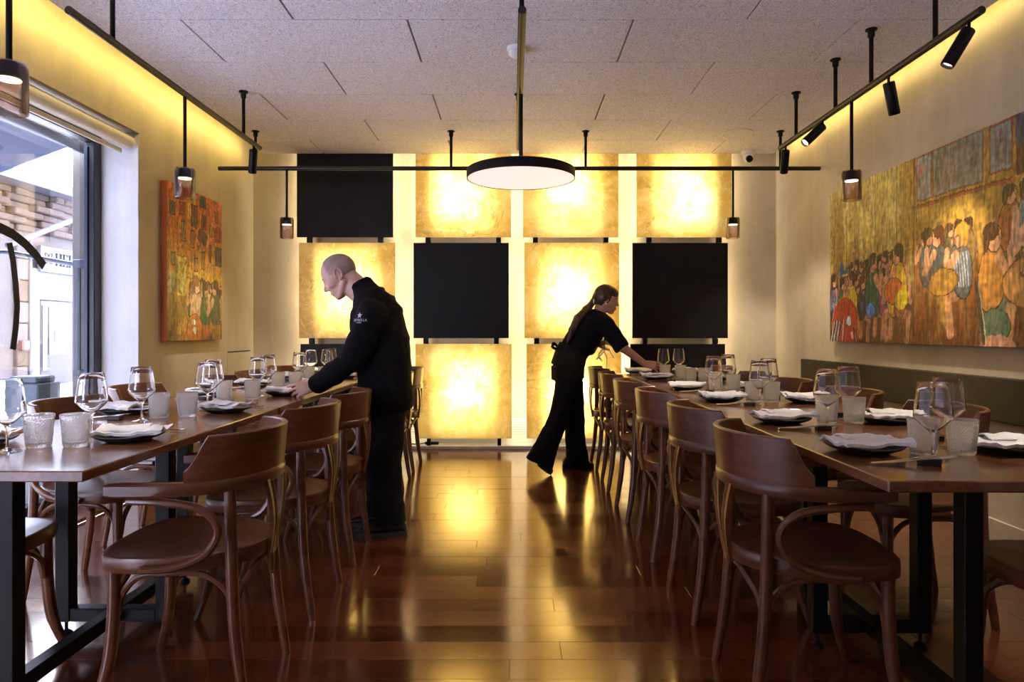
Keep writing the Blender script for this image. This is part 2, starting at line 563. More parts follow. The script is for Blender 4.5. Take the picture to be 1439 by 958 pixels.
def struct(name, mb, m, parent=None, smooth=False):
    o = obj(name, mb, m, parent, smooth)
    if parent is None:
        o['kind'] = 'structure'
    return o


def kids_of(o, _c={}):
    if o.name not in _c:
        _c[o.name] = list(o.children)
    return _c[o.name]


def copy_tree(o, parent=None):
    c = o.copy()
    COL.objects.link(c)
    if parent is not None:
        c.parent = parent
    for ch in kids_of(o):
        copy_tree(ch, c)
    return c


def area_light(name, loc, rot, size, size_y, power, col, parent=None, spread=PI):
    l = bpy.data.lights.new(name, 'AREA')
    l.shape = 'RECTANGLE'; l.size = size; l.size_y = size_y
    l.energy = power; l.color = col; l.spread = spread
    o = bpy.data.objects.new(name, l)
    COL.objects.link(o)
    if parent is not None:
        o.parent = parent
    o.location = loc; o.rotation_euler = rot
    return o


ORD = ['first', 'second', 'third', 'fourth', 'fifth', 'sixth', 'seventh', 'eighth', 'ninth', 'tenth', 'eleventh', 'twelfth']

# ================================================================== SETTING
# ---- floor: parquet strips running across the room
base = struct('floor', MB().box(((XL + XR) / 2, (YF + YB) / 2, -0.06), (XR - XL + 0.1, YB - YF + 0.1, 0.08)), 'plank')
near = obj('floor_near', MB().box(((XL + XR) / 2, (YF + 1.77) / 2, -0.0105), (XR - XL, 1.77 - YF, 0.021)), 'plank', base, False)
lens = [0.9, 1.2, 1.5]
pm = {L: MB().box((0, 0, -0.0105), (L - 0.0010, 0.1292, 0.021), 0.0005).mesh('plank', 'plank', False) for L in lens}
yrow, r = 1.77, 0
while yrow < 6.40:
    x = XL - random.uniform(0.0, 0.55)
    while x < XR:
        L = random.choice(lens)
        x0, x1 = max(x, XL), min(x + L, XR)
        if x1 - x0 > 0.05:
            if x1 - x0 > L - 0.001:
                me = pm[L]
            else:
                me = MB().box((0, 0, -0.0105), (x1 - x0 - 0.0010, 0.1292, 0.021), 0.0005).mesh('plank', 'plank', False)
            o = place('plank', me, base, ((x0 + x1) / 2, yrow + 0.065, random.uniform(-0.0004, 0.0004)))
            o.rotation_euler = (random.uniform(-0.0012, 0.0012), random.uniform(-0.0004, 0.0004), 0)
        x += L
    yrow += 0.13

# ---- ceiling of acoustic boards
ceil = struct('ceiling', MB().box(((CX0 + CX1) / 2, (YF + CY1) / 2, H + 0.045), (CX1 - CX0 - 0.01, CY1 - YF - 0.01, 0.038)), 'dark')
struct('ceiling_slab', MB().box(((XL + XR) / 2, (YF + YB) / 2, HT + 0.06), (XR - XL + 0.9, YB - YF + 0.3, 0.12)), 'wall')
obj('ceiling_near', MB().box(((CX0 + CX1) / 2, (YF + 2.45) / 2, H + 0.0125), (CX1 - CX0, 2.45 - YF - 0.004, 0.025)), 'tile', ceil, False)
tw, td = 1.187, 0.565
for k in range(-2, 5):
    y0 = 3.58 + td * k
    y1 = min(y0 + td, CY1)
    off = 0.632 if k % 2 == 0 else 0.037
    for j in range(-4, 4):
        x0, x1 = max(off + tw * j, CX0), min(off + tw * (j + 1), CX1)
        if x1 - x0 < 0.02:
            continue
        obj('ceiling_tile', MB().box(((x0 + x1) / 2, (y0 + y1) / 2, H + 0.0125 + random.uniform(0, 0.0012)), (x1 - x0 - 0.010, y1 - y0 - 0.005, 0.025), 0.0015), 'tile', ceil, False)
# warm light strips along the two long edges of the hung ceiling, washing the walls
for sx, ex, pw in ((-1, CX0, 15.0), (1, CX1, 6.0)):
    obj('led_strip', MB().box((ex + sx * 0.004, (YF + CY1) / 2, H + 0.045), (0.006, CY1 - YF - 0.1, 0.012)), 'ledyellow', ceil, False)
    area_light('cove_lamp', (ex + sx * 0.012, (YF + CY1) / 2, H + 0.045), (0, -sx * math.radians(72), 0), 0.012, CY1 - YF - 0.1, pw, (1.0, 0.76, 0.24), ceil, math.radians(165))

# ---- walls
wl = MB()
T = 0.34
for (y0, y1, z0, z1) in ((YF, WY0, 0, HT), (WY1, YB, 0, HT), (WY0, WY1, 2.41, HT)):
    wl.box((XL - T / 2, (y0 + y1) / 2, (z0 + z1) / 2), (T, y1 - y0, z1 - z0))
wall_l = struct('wall_left', wl, 'wall')
rv = MB()
rv.box((XL - 0.142, WY1 - 0.002, 1.2), (0.278, 0.008, 2.41))
struct('trim_1', rv, 'jamb')
obj('sill_board', MB().box((XL - 0.14, (WY0 + WY1) / 2, 0.012), (0.28, WY1 - WY0 - 0.02, 0.02)), 'plank', base, False)
hatch = MB().box((XL + 0.004, 6.18, 0.46), (0.008, 0.5, 0.90), 0.002)
obj('hatch', hatch, 'wall', wall_l, False)
obj('hatch_joint', MB().box((XL + 0.003, 6.18, 0.916), (0.006, 0.5, 0.010)), 'dark', wall_l, False)
struct('wall_right', MB().box((XR + 0.1, (YF + YB) / 2, HT / 2), (0.2, YB - YF, HT)), 'wall')
struct('wall_back', MB().box(((XL + XR) / 2, YB + 0.1, HT / 2), (XR - XL + 0.6, 0.2, HT)), 'wall')
struct('wall_front', MB().box(((XL + XR) / 2, YF - 0.1, HT / 2), (XR - XL + 0.6, 0.2, HT)), 'wall')
struct('baseboard_right', MB().box((XR - 0.008, (YF + 6.36) / 2, 0.062), (0.016, 6.36 - YF, 0.125), 0.003), 'wall')
struct('baseboard_left', MB().box((XL + 0.007, (WY1 + 6.36) / 2, 0.05), (0.014, 6.36 - WY1, 0.10), 0.003), 'wall')
struct('trim_2', MB().box(((XL + XR) / 2, (6.36 + YB) / 2, 0.015), (XR - XL, YB - 6.36, 0.03), 0.003), 'white')
struct('baseboard_back', MB().box(((XL + XR) / 2, YB - 0.006, 0.065), (XR - XL, 0.012, 0.07), 0.002), 'white')

# ---- window: frame, panes, lettering, blind
win = MB()
fx = WX
for (y0, y1, z0, z1) in ((WY0, WY1, WZ1, WZ1 + 0.08), (WY0, WY1, 0.022, WZ0 + 0.05), (WY1 - 0.085, WY1 - 0.006, WZ0, WZ1), (WY0, WY0 + 0.085, WZ0, WZ1)):
    win.box((fx, (y0 + y1) / 2, (z0 + z1) / 2), (0.07, y1 - y0, z1 - z0), 0.004)
win_o = struct('window_1', win, 'frame')
obj('pane', MB().box((fx - 0.01, (WY0 + WY1) / 2, 1.2), (0.008, WY1 - WY0 - 0.16, WZ1 - 0.1)), 'pane', win_o, False)
obj('frame_gasket', MB().box((fx - 0.012, WY1 - 0.093, 1.2), (0.02, 0.014, 2.2)), 'bluegrey', win_o, False)


def decal(pts, w):
    mb = MB()
    ps = []
    for x, y in pts:
        Y = -(WX + 0.0) * F / (CX - x)
        ps.append(P(x, y, Y))
    a, b = [], []
    for i, p in enumerate(ps):
        t = (ps[min(i + 1, len(ps) - 1)] - ps[max(i - 1, 0)]).normalized()
        n = Vector((1, 0, 0)).cross(t).normalized() * w / 2
        a.append(Vector((WX + 0.002, *(p + n).yz))); b.append(Vector((WX + 0.002, *(p - n).yz)))
    poly = a + b[::-1]
    n = len(ps)
    for i in range(n - 1):
        mb.prism([a[i], a[i + 1], b[i + 1], b[i]], (-0.003, 0, 0))
    return mb


obj('vinyl_arc', decal([(-40, 316), (-18, 314), (0, 320), (18, 329), (35, 342), (49, 357), (62, 374)], 0.055), 'decal', win_o, False)
obj('vinyl_stroke', decal([(13, 341), (18, 365), (22, 400), (24, 430), (22, 460), (18, 491)], 0.042), 'decal', win_o, False)

bl = thing('roller_blind', 'cream roller blind rolled up above the street window', 'blind', (XL - 0.06, (WY0 + WY1) / 2, 2.40))
obj('roll', MB().tube([(0, -(WY1 - WY0) / 2 + 0.03, -0.055), (0, (WY1 - WY0) / 2 - 0.025, -0.055)], 0.048, 20), 'shade', bl)
obj('bottom_bar', MB().box((-0.03, 0, -0.118), (0.012, WY1 - WY0 - 0.1, 0.03), 0.003), 'shade', bl)
obj('bracket', MB().box((0, (WY1 - WY0) / 2 - 0.022, -0.045), (0.1, 0.006, 0.09)), 'white', bl, False)

# ================================================================== STREET
struct('ground', MB().box((-11, 6, -0.06), (16.3, 36, 0.10)), 'street')
fac = thing('street_building', 'pinkish old building across the street seen through the window', 'building', (-9.6, 13, 0))


def fb(name, y0, y1, z0, z1, x, m, d=0.12, bev=0.0):
    return obj(name, MB().box((x, (y0 + y1) / 2 - 13, (z0 + z1) / 2), (d, y1 - y0, z1 - z0), bev), m, fac, False)


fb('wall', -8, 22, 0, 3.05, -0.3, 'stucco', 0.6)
fb('eave', -8, 22, 3.88, 4.08, 0.05, 'zinc', 0.9)
random.seed(3)
for zr in range(6):
    z0 = 3.05 + zr * 0.14
    y = 11.5 + random.uniform(0, 0.5)
    while y < 16.2:
        w = random.uniform(0.22, 0.95)
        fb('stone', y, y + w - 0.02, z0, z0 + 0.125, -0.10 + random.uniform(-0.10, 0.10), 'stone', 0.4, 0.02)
        y += w
fb('stone_band', -8, 22, 3.05, 3.9, -0.35, 'stone', 0.4)
for i, z in enumerate((0.0, 0.42, 0.84, 1.26, 1.68, 2.1, 2.52)):
    fb('quoin', 13.12, 13.42 + (0.06 if i % 2 else 0), z, z + 0.40, 0.03, 'stone' if i % 3 == 1 else 'stucco', 0.1, 0.015)
fb('pilaster', 13.46, 13.68, 0, 2.35, 0.05, 'signboard', 0.16, 0.01)
fb('door_frame', 13.78, 14.62, 0, 1.72, 0.02, 'doorwood', 0.1, 0.01)
fb('door_glass', 14.02, 14.52, 0.62, 1.60, 0.075, 'doorglass', 0.02)
fb('notice', 14.18, 14.34, 0.86, 1.10, 0.09, 'signboard', 0.01)
fb('side_glass', 13.82, 13.95, 0.3, 1.62, 0.075, 'doorglass', 0.02)
fb('transom', 13.7, 14.8, 1.74, 2.30, 0.03, 'signboard', 0.1)
obj('drainpipe', MB().tube([(0.1, 0.45, 0), (0.1, 0.45, 3.0)], 0.03), 'zinc', fac)
obj('gutter', MB().tube([(0.5, -0.7, 2.64), (0.5, 1.2, 3.43)], 0.055), 'zinc', fac)

sg = thing('shop_sign', 'pale shop sign board with flower emblem and dark serif letters', 'sign', (-9.45, 13.62, 2.30))
obj('board', MB().box((0, 0.9, 0.25), (0.08, 1.8, 0.52), 0.01), 'signboard', sg, False)
em = MB()
for a in (45, 135, 225, 315):
    c, s_ = math.cos(math.radians(a)), math.sin(math.radians(a))
    loop = []
    for k in range(14):
        t = 2 * PI * k / 14
        u, w = 0.075 + 0.065 * math.cos(t), 0.034 * math.sin(t)
        loop.append((0.045, 0.22 + u * c - w * s_, 0.27 + u * s_ + w * c))
    em.tube(loop, 0.007, 5, close=True)
obj('flower_emblem', em, 'signink', sg)
x = 0.050


def letter(rects):
    mb = MB()
    for y0, y1, z0, z1 in rects:
        mb.box((x, (y0 + y1) / 2, (z0 + z1) / 2), (0.012, y1 - y0, z1 - z0))
    return mb


def serif_H(y):
    return [(y + .02, y + .05, .14, .40), (y + .15, y + .18, .14, .40), (y + .05, y + .15, .262, .278)] + \
        [(y + a, y + a + .07, z, z + .012) for a in (0, .13) for z in (.14, .388)]


def serif_E(y):
    return [(y + .02, y + .05, .14, .40), (y, y + .15, .14, .152), (y, y + .15, .388, .40), (y + .05, y + .12, .262, .276),
            (y + .138, y + .15, .14, .185), (y + .138, y + .15, .355, .40), (y + .112, y + .122, .24, .30)]


def serif_I(y):
    return [(y + .02, y + .05, .14, .40), (y, y + .07, .14, .152), (y, y + .07, .388, .40)]


for nm, fn, y in (('letter_h', serif_H, 0.42), ('letter_e', serif_E, 0.65), ('letter_i', serif_I, 0.84)):
    obj(nm, letter(fn(y)), 'signink', sg, False)

tag(obj('letter_box', MB().box((-9.5, 13.25, 0.82), (0.14, 0.2, 0.2), 0.02).box((-9.428, 13.25, 0.85), (0.01, 0.14, 0.02)), 'red', None, False),
    'small red letter box on the wall across the street', 'letter box')
tag(obj('house_notice', MB().box((-9.555, 13.16, 1.98), (0.03, 0.14, 0.26), 0.005).box((-9.538, 13.16, 1.98), (0.006, 0.1, 0.03)), 'signboard', None, False),
    'small white notice fixed to the stones across the street', 'notice')

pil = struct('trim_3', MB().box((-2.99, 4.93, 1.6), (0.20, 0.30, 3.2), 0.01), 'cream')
aw = thing('awning', 'grey awning on a roller tube outside the street window', 'awning', (-2.95, 2.9, 2.36))
obj('roller_tube', MB().tube([(0, -4.4, 0), (0, 1.84, 0)], 0.042, 16), 'bluegrey', aw)
obj('fabric', MB().prism([(0, -4.4, 0.035), (0, 1.78, 0.035), (-1.9, 1.78, -0.68), (-1.9, -4.4, -0.68)], (0, 0, 0.006)), 'awning', aw, False)
obj('front_bar', MB().tube([(-1.9, -4.4, -0.68), (-1.9, 1.80, -0.68)], 0.03, 10), 'bluegrey', aw)
obj('arm', MB().tube([(-0.02, 1.80, -0.81), (-0.5, 1.80, -0.72), (-1.9, 1.80, -0.66)], 0.016, 8), 'bluegrey', aw)
obj('wall_tube', MB().tube([(-0.04, 1.79, -0.78), (-0.04, 1.79, -1.56)], 0.022, 10).box((-0.02, 1.795, -0.80), (0.09, 0.05, 0.06), 0.005)
    .box((-0.02, 1.795, -1.55), (0.09, 0.05, 0.05), 0.005), 'bluegrey', aw)
bx = thing('street_cabinet', 'pale blue box standing outside against the window', 'cabinet', (-3.08, 4.38, -0.01))
obj('body', MB().box((0, 0, 0.39), (0.22, 0.22, 0.78), 0.008), 'paleblue', bx, False)
obj('lid', MB().box((0, 0, 0.80), (0.18, 0.18, 0.045), 0.01), 'paleblue', bx, False)

# ================================================================== BACK WALL PANELS
PY = 6.33
cols = [(417, 552, 420, 555, 422, 555), (584, 718, 581, 715, 584, 719), (735, 869, 737, 870, 740, 873), (895, 1028, 889, 1023, 886, 1019)]
rowz = [(1.970, 2.845), (1.034, 1.917), (0.105, 0.980)]
kinds = ['BOB', 'OBO', 'OOO', 'OBB']
rown = ['top', 'middle', 'bottom']
coln = ['leftmost', 'second', 'third', 'rightmost']
WARM = (1.0, 0.74, 0.36)
for c in range(4):
    for r in range(3):
        x0, x1 = ((cols[c][2 * r] - CX) / (F / PY), (cols[c][2 * r + 1] - CX) / (F / PY))
        z0, z1 = rowz[r]
        w, h = x1 - x0, z1 - z0
        on = kinds[c][r] == 'O'
        lab = ('backlit golden onyx panel' if on else 'plain black board') + ' in the %s row of the %s column' % (rown[r], coln[c])
        t = thing('onyx_panel' if on else 'black_board', lab, 'wall panel', ((x0 + x1) / 2, PY, z0), 0,
                  'onyx wall panels' if on else 'black wall boards')
        if on:
            # stone sheet: open at the back so that the lamp behind shines through one layer
            d = 0.02
            vs = [(-w / 2, 0, 0), (w / 2, 0, 0), (w / 2, 0, h), (-w / 2, 0, h), (-w / 2, d, 0), (w / 2, d, 0), (w / 2, d, h), (-w / 2, d, h)]
            obj('stone_sheet', MB().add(vs, [(0, 1, 2, 3), (0, 4, 5, 1), (1, 5, 6, 2), (2, 6, 7, 3), (3, 7, 4, 0)]), 'onyx', t, False)
            lb = MB()
            for s_ in (-1, 1):
                lb.box((s_ * w * 0.335, 0.060, h / 2), (0.006, 0.070, h * 0.97))
            lb.box((0, 0.098, h / 2), (w * 0.68, 0.006, h * 0.97))
            obj('light_box', lb, 'white', t, False)
            area_light('panel_lamp', (0, 0.09, h / 2), (-PI / 2, 0, 0), w * 0.62, h * 0.9, 2.3, (1, 0.84, 0.55), t)
            area_light('panel_lamp_core', (0.04 * math.sin(5 * c + r), 0.088, h * (0.5 + 0.06 * math.cos(3 * c + 2 * r))), (-PI / 2, 0, 0), 0.36, h * 0.46, 2.4, (1, 0.90, 0.68), t)
        else:
            obj('board', MB().box((0, 0.011, h / 2), (w, 0.022, h), 0.002), 'panel', t, False)
        for s_ in (-1, 1):
            area_light('halo_lamp', (s_ * (w / 2 - 0.035), 0.085, h / 2), (PI / 2, 0, -s_ * PI / 4), 0.03, h * 0.98, 1.3, (1.0, 0.82, 0.52), t)
        # clamps to the row below, or feet
        for s_ in (-0.37, 0.37):
            if r < 2:
                obj('clamp', MB().box((s_ * w, 0.030, -0.0265), (0.045, 0.016, 0.075), 0.003).box((s_ * w, 0.006, -0.0265), (0.045, 0.026, 0.048), 0.003), 'black', t, False)
            else:
                obj('foot', MB().box((s_ * w, 0.065, -0.03), (0.034, 0.034, 0.09), 0.002), 'black', t, False)

gr = thing('air_grille', 'white louvred air grille low on the back wall behind the panels', 'vent', (-0.47, YB, 0.10))
obj('frame', MB().box((0, -0.008, 0.005), (1.2, 0.016, 0.012)).box((0, -0.008, 0.165), (1.2, 0.016, 0.012))
    .box((-0.597, -0.008, 0.085), (0.012, 0.016, 0.165)).box((0.597, -0.008, 0.085), (0.012, 0.016, 0.165)), 'white', gr, False)
for k in range(6):
    obj('slat', MB().box((0, -0.009, 0.027 + 0.0235 * k), (1.18, 0.003, 0.015), 0, Matrix.Rotation(0.5, 3, 'X')), 'white', gr, False)
cb = thing('cable', 'black power cable with plug lying on the white ledge', 'cable', (-0.95, 6.43, 0.03))
obj('cord', MB().tube([(-0.25, 0, 0.006), (-0.1, 0.015, 0.006), (0.05, 0.0, 0.006), (0.12, 0.01, 0.014)], 0.0055, 6), 'black', cb)
obj('plug', MB().box((0.185, 0.01, 0.014), (0.13, 0.028, 0.026), 0.006), 'black', cb)

# ================================================================== CEILING THINGS
RZ = 2.425


def rail(name, label, a, b, supports):
    a, b = Vector(a), Vector(b)
    t = thing(name, label, 'light rail', ((a + b) / 2).to_tuple()[:2] + (RZ,))
    c = Vector(t.location)
    obj('bar', MB().tube([a - c, b - c], 0.0175, 14), 'rail', t)
    for p in supports:
        p = Vector(p) - c
        obj('drop_rod', MB().tube([(p.x, p.y, 0), (p.x, p.y, H - RZ)], 0.0115, 10)
            .lathe([(0.0, H - RZ), (0.030, H - RZ), (0.030, H - RZ - 0.007), (0.018, H - RZ - 0.012), (0.018, H - RZ - 0.04), (0.011, H - RZ - 0.05)], 16, (p.x, p.y, 0)), 'black', t)
    return t


rl = rail('light_rail', 'long black ceiling rail beside the window wall', (-1.835, 2.82, RZ), (-1.835, 4.95, RZ), [(-1.835, 3.13, 0), (-1.835, 4.65, 0)])
rr = rail('light_rail', 'long black ceiling rail with four spotlights beside the large painting', (1.935, 2.82, RZ), (1.935, 4.95, RZ),
          [(1.935, 3.13, 0), (1.935, 3.69, 0), (1.935, 4.10, 0), (1.935, 4.67, 0)])
rc = rail('light_rail', 'long black ceiling rail above the round hanging lamp', (0.038, 2.82, RZ), (0.038, 4.95, RZ), [(0.038, 3.0, 0), (0.038, 4.7, 0)])
rb = rail('light_rail', 'black ceiling rail crossing in front of the onyx panels', (-2.40, 5.57, RZ), (2.50, 5.57, RZ),
          [(-0.505, 5.57, 0), (0.592, 5.57, 0), (-2.10, 5.57, 0), (2.18, 5.57, 0)])


def spot(label, attach, tip, power=55, group='black spotlights on the rails'):
    attach, tip = Vector(attach), Vector(tip)
    t = thing('spotlight', label, 'spotlight', attach, 0, group)
    d = (tip - attach).normalized()
    top = Vector((0, 0, -0.035)) + d * 0.0
    e = Vector((0, 0, -0.05)) + d * 0.165
    obj('stem', MB().tube([(0, 0, -0.012), (0, 0, -0.052)], 0.007, 8), 'black', t)
    bmb = MB()
    s0 = Vector((0, 0, -0.045))
    bmb.tube([s0, s0 + d * 0.004, s0 + d * 0.16, s0 + d * 0.166], [0.026, 0.0285, 0.0285, 0.027], 20, cap=False)
    bmb.tube([s0 + d * 0.166, s0 + d * 0.150], [0.027, 0.024], 20, cap=False)
    bmb.tube([s0, s0 + d * 0.001], [0.026, 0.026], 20)
    obj('can', bmb, 'black', t)
    obj('lens', MB().tube([s0 + d * 0.150, s0 + d * 0.152], 0.0245, 20), 'led', t)
    l = bpy.data.lights.new('spot_lamp', 'SPOT')
    l.energy = power; l.color = (1.0, 0.86, 0.68); l.spot_size = math.radians(62); l.spot_blend = 0.7; l.shadow_soft_size = 0.022
    o = bpy.data.objects.new('spot_lamp', l)
    COL.objects.link(o)
    o.parent = t
    o.location = s0 + d * 0.172
    o.rotation_euler = d.to_track_quat('-Z', 'Y').to_euler()


def aim(px, py, tx, ty, Y, dX):
    """attach point and tip of a can seen from px,py to tx,ty"""
    return Vector(((px - CX) * Y / F, Y, RZ))


spot('black spotlight at the near end of the painting-side rail, tilted to the floor', (1.935, 2.90, RZ), (1.86, 2.93, 2.28), 40)
spot('second black spotlight on the painting-side rail, turned toward the painting', (1.935, 3.52, RZ), (1.985, 3.56, 2.29), 50)
spot('third black spotlight on the painting-side rail, tilted to the table', (1.935, 4.27, RZ), (1.80, 4.25, 2.30), 40)
spot('black spotlight at the far end of the painting-side rail', (1.935, 4.85, RZ), (1.96, 4.95, 2.28), 50)
spot('black spotlight at the far end of the window-side rail', (-1.835, 4.83, RZ), (-1.87, 4.90, 2.28), 40)


def pendant(label, x, y, zb, ztop, power=2.0):
    t = thing('pendant_lamp', label, 'pendant lamp', (x, y, zb), 0, 'smoked glass pendant lamps')
    obj('stem', MB().tube([(0, 0, 0.165), (0, 0, ztop - zb)], 0.0095, 10), 'black', t)
    obj('cap', MB().lathe([(0.0, 0.170), (0.030, 0.170), (0.044, 0.163), (0.0465, 0.152), (0.0465, 0.117), (0.040, 0.114), (0.0, 0.114)], 24), 'black', t)
    obj('light_disc', MB().lathe([(0.0, 0.1115), (0.036, 0.1115), (0.036, 0.1135), (0.0, 0.1135)], 20), 'led', t)
    obj('glass_shade', MB().lathe([(0.034, 0.174), (0.050, 0.168), (0.0545, 0.155), (0.0545, 0.004), (0.052, 0.001), (0.048, 0.0), (0.048, 0.003), (0.0515, 0.006), (0.0515, 0.155), (0.047, 0.166)], 32), 'smoke', t)
    l = bpy.data.lights.new('pendant_bulb', 'SPOT'); l.energy = power; l.color = (1, 0.88, 0.72); l.shadow_soft_size = 0.008; l.spot_size = 2.2; l.spot_blend = 0.6
    o = bpy.data.objects.new('pendant_bulb', l); COL.objects.link(o); o.parent = t; o.location = (0, 0, 0.1105)
    return t


pendant('smoked glass pendant lamp under the window-side rail, before the small painting', -1.835, 3.82, 1.84, RZ - 0.015, 30)
pendant('smoked glass pendant lamp nearest the viewer, high beside the window', -1.66, 2.25, 1.815, H, 30)
pendant('smoked glass pendant lamp under the painting-side rail', 1.935, 3.905, 1.845, RZ - 0.015, 34)
pendant('added, unseen smoked glass pendant lamp high beside the near end of the painting-side tables', 1.72, 2.15, 1.83, H, 36)  # lamp added out of view to light the near end of this table row
pendant('small smoked glass pendant lamp at the left end of the cross rail', -1.845, 5.57, 1.854, RZ - 0.015, 16)
pendant('small smoked glass pendant lamp at the right end of the cross rail', 1.793, 5.57, 1.854, RZ - 0.015, 16)

dl = thing('disc_lamp', 'large round black hanging lamp with white glowing underside', 'pendant lamp', (0.043, 3.78, 1.94))
obj('stem', MB().tube([(0, 0, 0.05), (0, 0, RZ - 1.94 - 0.0174)], 0.0115, 12), 'black', dl)
obj('rim', MB().lathe([(0.0, 0.056), (0.285, 0.056), (0.298, 0.050), (0.301, 0.044), (0.301, 0.001), (0.2985, 0.0), (0.2955, 0.0), (0.2955, 0.008)], 72), 'black', dl)
obj('diffuser', MB().lathe([(0.0, 0.003), (0.295, 0.003), (0.295, 0.007), (0.0, 0.007)], 72), 'diffuser', dl)

sd = thing('smoke_detector', 'white round smoke detector on the ceiling behind the lamp rod', 'detector', (0.02, 3.93, H))
obj('base', MB().lathe([(0, 0), (0.055, 0), (0.055, -0.014), (0.048, -0.02), (0, -0.02)], 28), 'plastic', sd)
obj('sensor', MB().lathe([(0.044, -0.02), (0.044, -0.04), (0.030, -0.052), (0, -0.054)], 28), 'plastic', sd)
sp = thing('ceiling_speaker', 'flat round white loudspeaker flush in the ceiling', 'loudspeaker', (1.845, 5.63, H))
obj('rim', MB().lathe([(0.128, 0), (0.128, -0.006), (0.116, -0.007), (0.114, 0)], 40), 'plastic', sp)
obj('cover', MB().lathe([(0.114, -0.004), (0.0, -0.0045)], 40), 'tile', sp)
sc_ = thing('security_camera', 'small white dome security camera on the ceiling near the back wall', 'security camera', (2.13, 6.2, H))
obj('base', MB().lathe([(0, 0), (0.062, 0), (0.062, -0.03), (0.055, -0.036), (0, -0.036)], 28), 'plastic', sc_)
obj('ball', MB().sphere((0, -0.004, -0.050), 0.046, 20), 'plastic', sc_)
obj('lens', MB().tube([(0, -0.034, -0.072), (0, -0.052, -0.084)], [0.030, 0.030], 18), 'black', sc_)

# ================================================================== PAINTINGS (flat colour on a finely gridded canvas)
def lin(c):
    return np.array([(v / 255.0) ** 2.2 for v in c])


